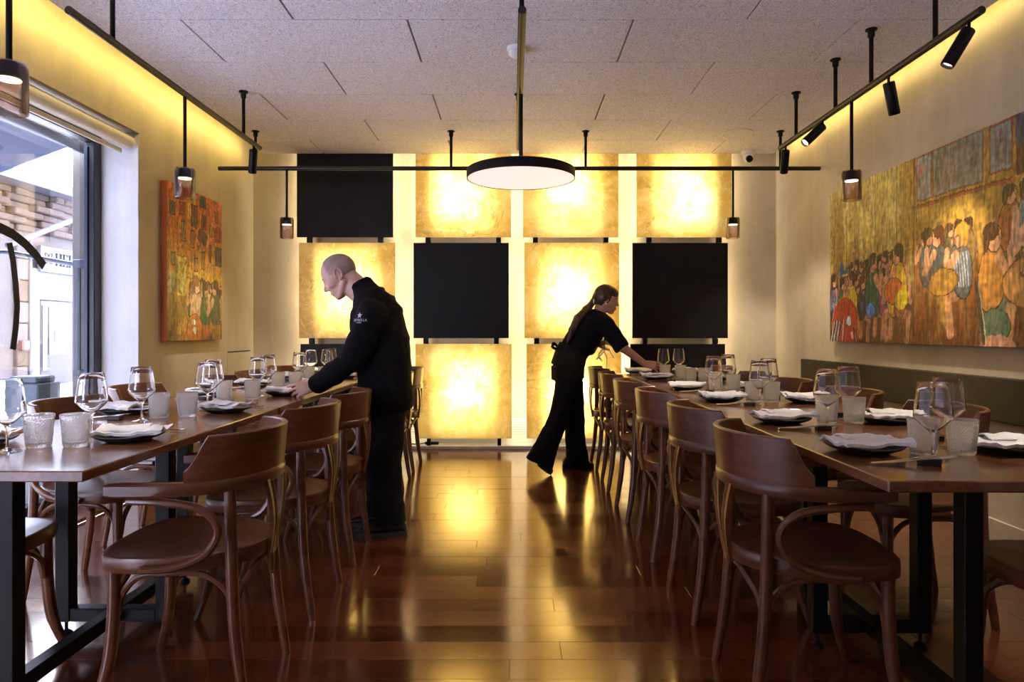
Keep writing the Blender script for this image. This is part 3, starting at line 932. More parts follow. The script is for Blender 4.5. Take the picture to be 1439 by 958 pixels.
class Canvas:
    def __init__(s, w, h, res, seed):
        s.w, s.h = w, h
        s.nx, s.nz = int(w / res), int(h / res)
        s.rng = np.random.RandomState(seed)
        u, v = np.meshgrid(np.linspace(0, 1, s.nx + 1), np.linspace(0, 1, s.nz + 1))
        s.u, s.v = u * w, v * h          # metres, v upwards
        s.c = np.zeros(u.shape + (3,))

    def noise(s, sx, sz):
        g = s.rng.rand(max(int(s.h / sz), 1) + 3, max(int(s.w / sx), 1) + 3)
        a, b = s.u / sx, s.v / sz
        i, j = a.astype(int), b.astype(int)
        fa, fb_ = a - i, b - j
        fa = fa * fa * (3 - 2 * fa); fb_ = fb_ * fb_ * (3 - 2 * fb_)
        return (g[j, i] * (1 - fa) + g[j, i + 1] * fa) * (1 - fb_) + (g[j + 1, i] * (1 - fa) + g[j + 1, i + 1] * fa) * fb_

    def grad(s, stops):
        t = s.v / s.h
        ps = [p for p, _ in stops]
        cs = np.array([lin(c) for _, c in stops])
        for k in range(3):
            s.c[..., k] = np.interp(t, ps, cs[:, k])

    def mottle(s, col, amt, sx, sz, th=0.5):
        n = np.clip((s.noise(sx, sz) * 0.6 + s.noise(sx / 3, sz / 3) * 0.4 - th) * 4, 0, 1) * amt
        s.c = s.c * (1 - n[..., None]) + lin(col) * n[..., None]

    def blend(s, m, col, a):
        m = m * a
        s.c = s.c * (1 - m[..., None]) + lin(col) * m[..., None]

    def rect(s, x0, x1, z0, z1, col, a=1.0):
        s.blend(((s.u > x0) & (s.u < x1) & (s.v > z0) & (s.v < z1)).astype(float), col, a)

    def frame(s, x0, x1, z0, z1, inner, edge, w=0.008):
        s.rect(x0, x1, z0, z1, edge); s.rect(x0 + w, x1 - w, z0 + w, z1 - w, inner)
        s.rect(x0 + 2.4 * w, x1 - 2.4 * w, z0 + 2.4 * w, z1 - 2.4 * w, edge, 0.35)

    def ell(s, x, z, rx, rz, col, ang=0.0, a=1.0, outline=None):
        c, n = math.cos(ang), math.sin(ang)
        dx, dz = s.u - x, s.v - z
        q = ((dx * c + dz * n) / rx) ** 2 + ((-dx * n + dz * c) / rz) ** 2
        if outline:
            k = 1 + 0.006 / min(rx, rz)
            s.blend((q < k * k).astype(float), outline, a)
        s.blend((q < 1).astype(float), col, a)

    def line(s, x0, z0, x1, z1, w, col, a=1.0):
        dx, dz = x1 - x0, z1 - z0
        L2 = dx * dx + dz * dz + 1e-9
        t = np.clip(((s.u - x0) * dx + (s.v - z0) * dz) / L2, 0, 1)
        d = np.hypot(s.u - x0 - t * dx, s.v - z0 - t * dz)
        s.blend((d < w).astype(float), col, a)

    def figure(s, x, z, k, cloth, skin=(214, 160, 120), hair=(70, 42, 30), face=1, legs=None, stripe=None):
        """seated or standing half figure, x,z at the seat, k overall scale"""
        dk = (44, 30, 26)
        if legs:
            s.line(x, z, x + face * 0.10 * k, z - 0.02 * k, 0.035 * k, legs)
            s.line(x + face * 0.10 * k, z - 0.02 * k, x + face * 0.08 * k, z - 0.20 * k, 0.026 * k, skin)
        s.ell(x, z + 0.10 * k, 0.075 * k, 0.135 * k, cloth, -0.15 * face, outline=dk)
        if stripe:
            for q in range(-3, 4):
                s.line(x + q * 0.018 * k, z + 0.02 * k, x + q * 0.018 * k + 0.02 * k * face, z + 0.18 * k, 0.004 * k, stripe, 0.8)
        s.line(x + 0.04 * k * face, z + 0.17 * k, x + 0.12 * k * face, z + 0.08 * k, 0.024 * k, skin)
        s.line(x + 0.12 * k * face, z + 0.08 * k, x + 0.10 * k * face, z + 0.20 * k, 0.018 * k, skin)
        s.ell(x + 0.015 * k * face, z + 0.255 * k, 0.042 * k, 0.056 * k, dk)
        s.ell(x + 0.015 * k * face, z + 0.255 * k, 0.037 * k, 0.050 * k, skin)
        s.ell(x - 0.006 * k * face, z + 0.282 * k, 0.046 * k, 0.036 * k, hair)
        s.ell(x - 0.030 * k * face, z + 0.25 * k, 0.020 * k, 0.045 * k, hair)
        s.line(x + 0.045 * k * face, z + 0.25 * k, x + 0.052 * k * face, z + 0.235 * k, 0.006 * k, (170, 110, 85))
        s.line(x + 0.022 * k * face, z + 0.262 * k, x + 0.036 * k * face, z + 0.262 * k, 0.004 * k, dk)

    def build(s, parent, ox, y0, y1, z0, thick, facing, sides=None):
        """wall canvas in a plane of constant X; u runs from y0 to y1 (picture left to right)"""
        # drag the wet paint about, then dry-brush over it
        du = (s.noise(0.05, 0.05) - .5) * 0.006 + (s.noise(0.014, 0.03) - .5) * 0.006
        dv = (s.noise(0.05, 0.06) - .5) * 0.008 + (s.noise(0.012, 0.05) - .5) * 0.011
        iu = np.clip(np.rint((s.u + du) / s.w * s.nx).astype(int), 0, s.nx)
        iv = np.clip(np.rint((s.v + dv) / s.h * s.nz).astype(int), 0, s.nz)
        s.c = s.c[iv, iu]
        g = s.noise(0.012, 0.07) * 0.55 + s.noise(0.03, 0.02) * 0.45
        br = np.clip((s.noise(0.02, 0.11) * s.noise(0.008, 0.03) - 0.30) * 5, 0, 1)[..., None] * 0.45
        s.c = s.c * (1 - br) + s.c.mean((0, 1)) * br
        dk = np.clip((s.noise(0.03, 0.04) * 0.5 + s.noise(0.010, 0.018) * 0.5 - 0.60) * 6, 0, 1)[..., None] * 0.34
        s.c = s.c * (1 - dk) + s.c * 0.25 * dk
        s.c = s.c * 0.90 + lin((128, 82, 48)) * 0.10
        s.c = np.clip(s.c * (0.40 + 0.80 * g[..., None]), 0.001, 1)
        mu = s.c.mean((0, 1))
        s.c = np.clip(mu * (s.c / mu) ** 1.45 * 0.92, 0.001, 1)
        nx, nz = s.nx, s.nz
        Y = y0 + (y1 - y0) * s.u / s.w
        Z = z0 + s.v
        X = np.full_like(Y, ox) + facing * (s.noise(0.015, 0.05) * 0.0012)
        co = np.stack([X, Y, Z], -1).reshape(-1, 3)
        loc = np.array(parent.location)
        co = co - loc
        idx = np.arange((nx + 1) * (nz + 1)).reshape(nz + 1, nx + 1)
        q = np.stack([idx[:-1, :-1], idx[:-1, 1:], idx[1:, 1:], idx[1:, :-1]], -1).reshape(-1, 4)
        nrm = np.cross(co[q[0, 1]] - co[q[0, 0]], co[q[0, 3]] - co[q[0, 0]])
        if nrm[0] * facing < 0:
            q = q[:, ::-1]
        me = bpy.data.meshes.new('canvas')
        me.vertices.add(len(co)); me.vertices.foreach_set('co', co.ravel())
        me.loops.add(q.size); me.loops.foreach_set('vertex_index', q.ravel().astype(np.int32))
        me.polygons.add(len(q)); me.polygons.foreach_set('loop_start', np.arange(0, q.size, 4, dtype=np.int32))
        me.update(calc_edges=True)
        at = me.color_attributes.new('paint', 'FLOAT_COLOR', 'POINT')
        rgba = np.ones((len(co), 4)); rgba[:, :3] = s.c.reshape(-1, 3)
        at.data.foreach_set('color', rgba.ravel())
        me.materials.append(M['paint'])
        place('painted_canvas', me, parent)
        ya, yb = min(y0, y1), max(y0, y1)
        b = MB().box((ox - facing * (thick / 2 + 0.0004) - loc[0], (ya + yb) / 2 - loc[1], z0 + s.h / 2 - loc[2]), (thick, yb - ya, s.h))
        for nm, m in (sides or [('stretcher', None)]):
            obj('stretcher_edge', b, nm, parent, False)


random.seed(11)
M['edge_orange'] = mat('orange_canvas_edge', (0.42, 0.10, 0.025), (0.48, 0.13, 0.035), scale=(3, 3, 3), rough=0.6)
M['edge_brown'] = mat('brown_canvas_edge', (0.10, 0.045, 0.02), rough=0.6)

# small upright painting on the window wall: picture left is near, right is far
pw, ph = 0.90, 1.13
tp = thing('painting', 'tall orange painting with small picture frames above a crowd', 'painting', (XL + 0.02, 5.25, 1.03))
cv = Canvas(pw, ph, 0.004, 5)
cv.grad([(0, (120, 78, 40)), (0.25, (172, 128, 55)), (0.45, (205, 158, 62)), (0.62, (214, 140, 58)), (1, (222, 122, 52))])
cv.mottle((240, 150, 80), 0.5, 0.2, 0.3, 0.5)
cv.mottle((150, 84, 36), 0.5, 0.12, 0.35, 0.55)
cv.mottle((226, 196, 96), 0.6, 0.18, 0.5, 0.6)
fr = [(0.03, 0.12, 0.90, 1.00, (120, 116, 100)), (0.18, 0.25, 0.92, 1.02, (196, 110, 60)), (0.36, 0.46, 0.86, 1.03, (150, 110, 70)), (0.50, 0.61, 1.03, 1.12, (96, 104, 92)),
      (0.53, 0.61, 0.86, 0.98, (150, 70, 50)), (0.76, 0.84, 0.95, 1.04, (196, 100, 60)), (0.20, 0.28, 0.73, 0.88, (196, 160, 110)), (0.35, 0.42, 0.70, 0.83, (190, 130, 70)),
      (0.66, 0.71, 0.62, 0.76, (150, 100, 60)), (0.77, 0.90, 0.60, 0.76, (104, 104, 70)), (0.67, 0.72, 0.82, 0.92, (214, 150, 80)), (0.06, 0.12, 0.54, 0.64, (170, 140, 90)),
      (0.40, 0.47, 0.52, 0.63, (196, 150, 90)), (0.53, 0.59, 0.55, 0.69, (190, 150, 60)), (0.42, 0.47, 0.44, 0.49, (200, 150, 70))]
for f_ in fr:
    cv.frame(f_[0], f_[1], f_[2], f_[3], f_[4], (56, 32, 22), 0.009)
cv.ell(0.52, 0.81, 0.05, 0.05, (140, 84, 50), outline=(80, 46, 28)); cv.ell(0.58, 0.79, 0.04, 0.05, (120, 90, 60), outline=(80, 46, 28))
cv.ell(0.83, 0.86, 0.07, 0.06, (176, 70, 44), outline=(110, 50, 30))
cv.rect(0.14, 0.28, 0.33, 0.62, (222, 196, 104), 0.85); cv.rect(0.01, 0.11, 0.34, 0.50, (190, 176, 120), 0.8)
cv.line(0.14, 0.62, 0.28, 0.62, 0.004, (150, 90, 40)); cv.line(0.28, 0.47, 0.9, 0.44, 0.005, (140, 80, 40))
for i in range(16):
    x_ = 0.36 + 0.035 * i
    cv.figure(x_, 0.20 + random.uniform(-.03, .05), 0.75, random.choice([(168, 140, 80), (120, 92, 50), (190, 150, 90), (104, 110, 70)]), (196, 150, 100), (70, 50, 34), random.choice((-1, 1)))
cv.mottle((96, 66, 40), 0.7, 0.03, 0.03, 0.62)
cv.figure(0.44, 0.10, 1.25, (214, 170, 116), (222, 180, 130), (150, 90, 50), 1)
cv.figure(0.60, 0.10, 1.15, (70, 112, 56), (206, 160, 110), (60, 44, 30), 1)
cv.figure(0.78, 0.12, 1.15, (104, 104, 66), (206, 160, 110), (70, 60, 40), -1)
cv.ell(0.42, 0.08, 0.12, 0.12, (204, 128, 48), outline=(90, 50, 26)); cv.ell(0.42, 0.08, 0.03, 0.025, (236, 216, 170)); cv.ell(0.40, 0.14, 0.03, 0.022, (240, 220, 180))
cv.rect(0.55, 0.66, 0.0, 0.12, (186, 110, 50)); cv.rect(0.72, 0.88, 0.0, 0.12, (176, 130, 50), 0.8)
cv.build(tp, XL + 0.048, 4.80, 5.70, 1.03, 0.044, 1, [('edge_orange', None)])

# large diptych on the painting wall: picture left is far (greater Y), right is near
def diptych_left():
    c = Canvas(1.11, 1.14, 0.004, 9)
    c.grad([(0, (110, 66, 40)), (0.2, (140, 92, 54)), (0.4, (168, 122, 62)), (0.55, (192, 160, 80)), (1, (204, 176, 92))])
    c.mottle((226, 206, 128), 0.6, 0.12, 0.6, 0.5); c.mottle((150, 110, 54), 0.6, 0.08, 0.5, 0.55); c.mottle((120, 70, 44), 0.5, 0.1, 0.12, 0.66)
    for x in (0.26, 0.38, 0.66, 0.92):
        c.line(x, 0.52, x + 0.005, 1.14, 0.004, (150, 116, 56))
    c.frame(0.97, 1.11, 0.58, 1.14, (196, 160, 72), (170, 120, 50), 0.01)
    c.ell(0.80, 0.72, 0.10, 0.12, (190, 160, 96), 0.3, 0.6); c.ell(0.42, 0.62, 0.08, 0.05, (176, 130, 90), 0, 0.5)
    c.line(0.27, 0.545, 0.9, 0.60, 0.009, (84, 88, 70)); c.rect(0.27, 0.92, 0.20, 0.53, (112, 82, 60), 0.75)
    for x in np.linspace(0.3, 0.9, 11):
        c.line(x, 0.22, x, 0.54, 0.004, (66, 56, 54), 0.7)
    c.ell(0.19, 0.46, 0.05, 0.10, (222, 200, 150)); c.ell(0.19, 0.53, 0.035, 0.06, (60, 110, 140)); c.ell(0.26, 0.44, 0.06, 0.10, (214, 190, 140)); c.ell(0.26, 0.50, 0.06, 0.035, (50, 104, 120)); c.line(0.20, 0.49, 0.32, 0.49, 0.008, (226, 200, 90))
    cl = [(196, 60, 54), (40, 70, 130), (214, 176, 60), (120, 50, 70), (40, 110, 84), (190, 110, 60), (60, 56, 80), (150, 70, 120)]
    rs = random.Random(4)
    for i in range(9):
        c.figure(0.34 + 0.075 * i, 0.36 + rs.uniform(-.02, .04), 0.72, rs.choice(cl), (206, 150, 116), (60, 36, 28), rs.choice((-1, 1)))
    for i in range(8):
        c.figure(0.30 + 0.095 * i, 0.22 + rs.uniform(-.03, .03), 0.88, cl[(i * 3) % 8], (216, 160, 120), rs.choice([(60, 34, 26), (110, 60, 30)]), rs.choice((-1, 1)), legs=(200, 150, 110))
    c.figure(0.06, 0.22, 0.95, (44, 60, 110), stripe=(210, 200, 190), hair=(90, 40, 30)); c.figure(0.20, 0.20, 0.9, (70, 130, 84), hair=(80, 40, 26)); c.figure(0.34, 0.20, 1.0, (214, 186, 70), hair=(60, 40, 30), face=-1)
    c.figure(0.62, 0.24, 1.15, (36, 110, 80), hair=(50, 30, 26)); c.figure(0.94, 0.26, 1.2, (220, 180, 60), hair=(70, 40, 30), face=-1)
    c.ell(0.88, 0.34, 0.10, 0.08, (206, 120, 60), 0.3, outline=(90, 50, 30)); c.ell(0.98, 0.28, 0.08, 0.06, (216, 190, 60), 0.5)
    c.ell(0.60, 0.22, 0.06, 0.05, (90, 160, 200), outline=(40, 60, 90))
    c.ell(0.24, 0.13, 0.20, 0.20, (196, 74, 36), outline=(226, 176, 70)); c.ell(0.30, 0.15, 0.035, 0.035, (226, 220, 214), outline=(60, 40, 40)); c.ell(0.36, 0.05, 0.035, 0.03, (230, 170, 140)); c.line(0.20, 0.02, 0.22, 0.16, 0.008, (236, 200, 180)); c.line(0.38, 0.0, 0.37, 0.10, 0.01, (50, 30, 26))
    for i in range(6):
        c.line(0.02 + 0.022 * i, 0.0, 0.07 + 0.022 * i, 0.15, 0.008, (40, 42, 54) if i % 2 else (214, 204, 186))
    c.rect(0.46, 1.11, 0, 0.20, (120, 76, 46), 0.35); c.mottle((80, 50, 36), 0.6, 0.02, 0.12, 0.62); c.mottle((176, 140, 110), 0.5, 0.02, 0.10, 0.68)
    return c


def diptych_right():
    c = Canvas(1.30, 1.14, 0.004, 21)
    c.grad([(0, (122, 72, 40)), (0.25, (150, 96, 50)), (0.45, (172, 122, 56)), (0.7, (186, 146, 66)), (1, (164, 124, 72))])
    c.mottle((206, 166, 84), 0.6, 0.12, 0.6, 0.5); c.mottle((112, 66, 38), 0.6, 0.08, 0.5, 0.56); c.mottle((214, 180, 96), 0.5, 0.1, 0.2, 0.66)
    c.rect(0.0, 0.83, 0.82, 0.85, (176, 96, 52)); c.rect(0.0, 0.015, 0.84, 1.14, (150, 84, 50))
    c.frame(0.02, 0.18, 0.86, 1.14, (160, 168, 160), (150, 92, 58), 0.012); c.frame(0.18, 0.62, 0.86, 1.14, (138, 146, 132), (150, 92, 58), 0.012); c.frame(0.66, 0.83, 0.88, 1.14, (140, 150, 140), (146, 76, 52), 0.014)
    for x in (0.05, 0.08, 0.11):
        c.line(x, 1.02, x, 1.09, 0.006, (196, 110, 90))
    c.rect(0.85, 1.30, 0.98, 1.14, (74, 98, 108)); c.rect(0.85, 1.30, 0.84, 0.99, (110, 64, 44)); c.mottle((60, 84, 96), 0.5, 0.08, 0.1, 0.7)
    for i in range(5):
        c.line(0.86 + 0.09 * i, 1.14, 0.92 + 0.09 * i, 1.0, 0.018, (52, 74, 88))
    sk = (206, 154, 110)
    rs = random.Random(8)
    for i in range(6):
        c.figure(0.10 + 0.08 * i, 0.44 + rs.uniform(-.02, .06), 0.75, rs.choice([(120, 112, 84), (150, 120, 70), (96, 106, 96)]), sk, (80, 50, 34), rs.choice((-1, 1)))
    c.figure(0.14, 0.38, 1.0, (96, 112, 104), sk, (70, 46, 30)); c.figure(0.24, 0.34, 1.1, (104, 104, 96), sk, (110, 60, 40), -1)
    for i in range(4):
        c.figure(0.80 + 0.12 * i, 0.50 + rs.uniform(-.02, .05), 0.95, rs.choice([(176, 110, 60), (120, 150, 150), (150, 96, 60)]), sk, (70, 42, 30), rs.choice((-1, 1)))
    c.figure(0.44, 0.30, 1.18, (122, 120, 110), sk, (200, 150, 60), -1, legs=(190, 140, 104), stripe=(196, 190, 176))
    c.ell(0.28, 0.36, 0.13, 0.075, (186, 140, 66), 0.1, outline=(120, 70, 36))
    c.figure(0.68, 0.22, 1.32, (190, 134, 66), sk, (90, 52, 34), 1, legs=(104, 124, 96))
    c.ell(0.70, 0.10, 0.11, 0.09, (106, 126, 98), 0.2, outline=(70, 66, 50)); c.ell(0.72, 0.0, 0.13, 0.06, (212, 156, 120))
    c.line(0.56, 0.34, 0.62, 0.02, 0.012, (66, 64, 54)); c.line(0.58, 0.34, 0.64, 0.02, 0.004, (190, 180, 140))
    c.figure(1.00, 0.36, 1.45, (222, 176, 140), (226, 176, 140), (90, 54, 38), -1)
    c.ell(0.98, 0.32, 0.22, 0.13, (200, 146, 84), 0.08, outline=(130, 80, 44)); c.ell(0.98, 0.34, 0.19, 0.10, (210, 160, 98), 0.08)
    for q in ((0.90, 0.36), (1.00, 0.30), (1.06, 0.37), (0.95, 0.39)):
        c.ell(q[0], q[1], 0.026, 0.016, (150, 84, 60), 0.2); c.ell(q[0] + 0.01, q[1] + 0.005, 0.012, 0.008, (236, 214, 190))
    c.figure(1.22, 0.34, 1.45, (90, 150, 140), (226, 176, 140), (80, 46, 34), -1, legs=(190, 140, 110))
    c.mottle((90, 54, 34), 0.5, 0.025, 0.2, 0.64); c.mottle((196, 150, 110), 0.45, 0.02, 0.16, 0.68)
    c.line(0, 0.84, 0.83, 0.84, 0.004, (110, 60, 40))
    return c


t1 = thing('painting', 'left canvas of the large diptych, crowded bar under gold boards', 'painting', (XR - 0.02, 4.75, 1.02))
diptych_left().build(t1, XR - 0.048, 5.305, 4.197, 1.02, 0.044, -1, [('edge_brown', None)])
t2 = thing('painting', 'right canvas of the large diptych, diners with big round dishes', 'painting', (XR - 0.02, 3.54, 1.02))
diptych_right().build(t2, XR - 0.048, 4.193, 2.893, 1.02, 0.044, -1, [('edge_brown', None)])

bk = thing('wall_cushion', 'long olive padded back rest fixed along the painting wall', 'back rest', (XR - 0.02, 3.4, 0.637))
obj('pad', MB().box((-0.006, 0, 0.113), (0.045, 4.9, 0.226), 0.012, None, 3), 'bench', bk)
obj('backing_board', MB().box((0.017, 0, 0.113), (0.006, 4.88, 0.21)), 'dark', bk, False)

# ================================================================== TABLES
def table_parts(t, L, W):
    obj('table_top', MB().box((0, 0, 0.736), (W, L, 0.028), 0.003), 'table', t, False)
    la, lb = 0.52, 0.18
    sh_ = 0.06
    for (x, y) in ((0, sh_ - la), (0, sh_ + la), (-lb, sh_), (lb, sh_)):
        obj('leg', MB().box((x, y, 0.388), (0.052, 0.052, 0.668), 0.003), 'black', t, False)
        obj('levelling_foot', MB().tube([(x, y, 0.054), (x, y, 0.016)], 0.006, 8).lathe([(0, 0.018), (0.010, 0.018), (0.021, 0.008), (0.021, 0.0), (0, 0)], 16, (x, y, 0)), 'black', t)
    obj('floor_bar', MB().box((0, sh_, 0.0785), (0.048, 2 * la - 0.053, 0.048), 0.003), 'black', t, False)
    obj('floor_bar', MB().box((-0.0895, sh_, 0.0785), (2 * lb / 2 - 0.052, 0.048, 0.047), 0.003).box((0.0895, sh_, 0.0785), (2 * lb / 2 - 0.052, 0.048, 0.047), 0.003), 'black', t, False)
    obj('top_bar', MB().box((0, sh_, 0.711), (0.05, 2 * la - 0.05, 0.02)), 'black', t, False)


YT = [1.706, 3.132, 4.558]
XLT = (-1.806, -1.074)
XRT = 0.876
tn = ['nearest', 'middle', 'farthest']
t0 = thing('dining_table', 'nearest of the three wooden tables along the window side', 'table', ((XLT[0] + XLT[1]) / 2, YT[0] + 0.712, 0), 0, 'dining tables in two rows')
table_parts(t0, 1.422, XLT[1] - XLT[0])
for i in range(3):
    if i:
        c = copy_tree(t0); c.location = (t0.location.x + 0.005 * i, YT[i] + 0.712, 0)
        c['label'] = '%s of the three wooden tables along the window side' % tn[i]
t1_ = thing('dining_table', 'nearest of the three wooden tables along the painting side', 'table', (XRT + 0.366, 1.594 + 0.730, 0), 0, 'dining tables in two rows')
table_parts(t1_, 1.459, XLT[1] - XLT[0])
for i in (1, 2):
    c = copy_tree(t1_); c.location = (XRT + 0.366 + 0.009 * i, 1.594 + i * 1.462 + 0.730, 0)
    c['label'] = '%s of the three wooden tables along the painting side' % tn[i]

# ================================================================== CHAIRS (front faces local +X)
def chaikin(p, it=3):
    for _ in range(it):
        q = []
        for i in range(len(p)):
            a, b = Vector(p[i]), Vector(p[(i + 1) % len(p)])
            q += [a * 0.75 + b * 0.25, a * 0.25 + b * 0.75]
        p = q
    return p


def bez(pts, n=16):
    """smooth curve through points (Catmull-Rom)"""
    pts = [Vector(p) for p in pts]
    P_ = [pts[0] * 2 - pts[1]] + pts + [pts[-1] * 2 - pts[-2]]
    out = []
    for i in range(1, len(P_) - 2):
        a, b, c, d = P_[i - 1:i + 3]
        for k in range(n):
            t = k / n
            out.append(0.5 * (2 * b + (c - a) * t + (2 * a - 5 * b + 4 * c - d) * t * t + (3 * b - a - 3 * c + d) * t ** 3))
    out.append(pts[-1])
    return out


def u_path(s):
    """plan of the bent rail; s in degrees 90..270 is the round back, outside it the straight arms"""
    if s < 90:
        k = (90 - s) / 90
        return Vector((-0.03 + 0.175 * k, 0.25 - 0.012 * k * k, 0))
    if s > 270:
        k = (s - 270) / 90
        return Vector((-0.03 + 0.175 * k, -0.25 + 0.012 * k * k, 0))
    a = math.radians(s)
    return Vector((-0.03 + 0.22 * math.cos(a), 0.25 * math.sin(a), 0))


def make_chair():
    t = thing('dining_chair', 'brown bentwood armchair', 'chair', (0, 0, 0), 0, 'bentwood armchairs at the tables')
    out = chaikin([(.222, -.17, 0), (.222, .17, 0), (.12, .232, 0), (-.08, .215, 0), (-.20, .13, 0), (-.235, 0.05, 0), (-.235, -0.05, 0), (-.20, -.13, 0), (-.08, -.215, 0), (.12, -.232, 0)], 2)
    rings = []
    for sc, z in ((0.94, 0.412), (0.985, 0.414), (1.0, 0.420), (1.0, 0.450), (0.99, 0.457), (0.965, 0.460), (0.93, 0.4585), (0.6, 0.451), (0.2, 0.4475)):
        rings.append([Vector((p.x * sc, p.y * sc, z)) for p in out])
    obj('seat', MB().loft(rings), 'chairflat', t)
    # bent rail forming both arms
    ss = [0, 15, 40, 65, 90] + list(range(100, 265, 10)) + [270, 295, 320, 345, 360]
    rings = []
    for i, s in enumerate(ss):
        p = u_path(s)
        tg = (u_path(min(s + 2, 360)) - u_path(max(s - 2, 0))).normalized()
        nrm = Vector((tg.y, -tg.x, 0))
        w = 0.013 if 95 < s < 265 else 0.019
        h = 0.019
        zc = 0.655 + 0.006 * (1 - abs(s - 180) / 180)
        if s in (0, 360):
            w *= 0.8; h *= 0.85
        sec = [(-w, -h * .7), (-w * .7, -h), (w * .7, -h), (w, -h * .7), (w, h * .7), (w * .7, h), (-w * .7, h), (-w, h * .7)]
        rings.append([p + nrm * a + Vector((0, 0, zc + b)) for a, b in sec])
    obj('arm_rail', MB().loft(rings), 'chair', t)
    # crest board standing on the rail
    ss = [101, 103, 105.5, 108, 111, 114, 119] + list(range(126, 235, 9)) + [241, 246, 249, 252, 254.5, 257, 259]
    rings = []
    for s in ss:
        p = u_path(s)
        tg = (u_path(s + 1) - u_path(s - 1)).normalized()
        nrm = Vector((tg.y, -tg.x, 0))
        k = min((s - 101) / 12, (259 - s) / 12, 1.0)
        k = max(k, 0)
        top = 0.708 + 0.095 * (k ** 1.4) + 0.006 * math.cos(math.radians(s - 180))
        lean = -nrm * 0.0 + Vector((-0.012, 0, 0)) * k
        w = 0.0095
        bot = 0.676
        rings.append([p - nrm * w + Vector((0, 0, bot)), p + nrm * w + Vector((0, 0, bot)), p + nrm * w + lean + Vector((0, 0, top - .004)), p + nrm * w * .5 + lean + Vector((0, 0, top)),
                      p - nrm * w * .5 + lean + Vector((0, 0, top)), p - nrm * w + lean + Vector((0, 0, top - .004))])
    obj('backrest', MB().loft(rings), 'chairflat', t)
    # splat: a stem that splits into two flaring blades with a groove
    sp_ = MB()
    for s in (-1, 1):
        rings = []
        for k in range(9):
            q = k / 8
            z = 0.405 + 0.245 * q
            yc = s * (0.0165 + 0.052 * q ** 1.8)
            hw = 0.0168 + 0.0085 * q
            xx = -0.232 - 0.014 * q - 0.012 * math.sin(PI * q)
            th = 0.0065
            rings.append([Vector((xx - th, yc - hw, z)), Vector((xx - th, yc - hw * .25, z)), Vector((xx - th * .4, yc, z)), Vector((xx - th, yc + hw * .25, z)), Vector((xx - th, yc + hw, z)),
                          Vector((xx + th, yc + hw, z)), Vector((xx + th, yc - hw, z))])
        sp_.loft(rings)
    sp_.box((-0.236, 0, 0.43), (0.012, 0.034, 0.06), 0.003)
    obj('splat', sp_, 'chairflat', t)
    for s in (-1, 1):
        obj('leg', MB().tube(bez([(-0.222, s * .188, 0), (-0.190, s * .184, 0.22), (-0.178, s * .180, 0.44), (-0.176, s * .186, 0.645)], 4),
                             [.0135] + [.0155] * 2 + [.0175] * 9 + [.016], 10), 'chair', t)
        obj('leg', MB().tube(bez([(0.215, s * .205, 0), (0.176, s * .182, 0.13), (0.164, s * .172, 0.27), (0.162, s * .170, 0.415)], 4),
                             [.0130, .0140, .0150, .0160] + [.0185] * 8 + [.0195], 10), 'chair', t)
        # arm support: bentwood hook from the arm back and down to the seat side
        obj('arm_support', MB().tube(bez([(0.085, s * .243, 0.626), (-0.01, s * .246, 0.622), (-0.115, s * .238, 0.600), (-0.158, s * .226, 0.540), (-0.125, s * .226, 0.472), (-0.04, s * .233, 0.436), (0.055, s * .238, 0.430)], 5),
                                     0.0118, 9), 'chair', t)
        # side hoop under the seat
        obj('stretcher', MB().tube(bez([(-0.181, s * .168, 0.285), (-0.155, s * .168, 0.350), (-0.095, s * .172, 0.395), (0.0, s * .176, 0.402), (0.09, s * .170, 0.390), (0.140, s * .164, 0.340), (0.160, s * .158, 0.275)], 5),
                                   0.0100, 8), 'chair', t)
    obj('stretcher', MB().tube(bez([(-0.180, -.165, 0.285), (-0.190, -.135, 0.345), (-0.208, -.07, 0.388), (-0.214, 0, 0.402), (-0.208, .07, 0.388), (-0.190, .135, 0.345), (-0.180, .165, 0.285)], 5), 0.0100, 8), 'chair', t)
    obj('stretcher', MB().tube(bez([(0.166, -.155, 0.275), (0.166, -.135, 0.340), (0.160, -.07, 0.388), (0.158, 0, 0.402), (0.160, .07, 0.388), (0.166, .135, 0.340), (0.166, .155, 0.275)], 5), 0.0100, 8), 'chair', t)
    return t


ch0 = make_chair()
rows = [
    ('window-side table row, aisle side', -0.985, PI, [(2.15, 0.02), (2.80, -0.02), (3.38, 0.02), (4.22, 0.0), (4.88, 0.02), (5.52, -0.02)]),
    ('window-side table row, window side', -1.885, 0.0, [(2.13, 0.03, 0.165), (2.93, -0.04, 0.145), (3.70, 0.02, 0), (4.37, 0.0, 0.14), (5.02, 0.02, 0.12), (5.66, 0.0, 0.12)]),
    ('painting-side table row, aisle side', 0.885, 0.0, [(2.09, -0.03), (2.75, 0.02), (3.44, 0.0), (4.12, 0.02), (4.84, -0.02), (5.58, 0.0)]),
    ('painting-side table row, wall side', 1.555, PI, [(1.88, 0.02), (2.71, -0.02), (3.42, 0.02), (4.18, 0.0), (4.83, 0.0), (5.64, 0.0)]),
]
first = True
for name, x, rz, ys in rows:
    for i, (y, dr, *dx) in enumerate(ys):
        c = ch0 if first else copy_tree(ch0)
        first = False
        c.location = (x + 0.012 * math.sin(7.3 * i + x) + sum(dx), y, 0)
        c.rotation_euler = (0, 0, rz + dr)
        c['label'] = 'brown bentwood armchair, %s from the near end, %s' % (ORD[i], name)

# ================================================================== TABLEWARE
TZ = 0.7502


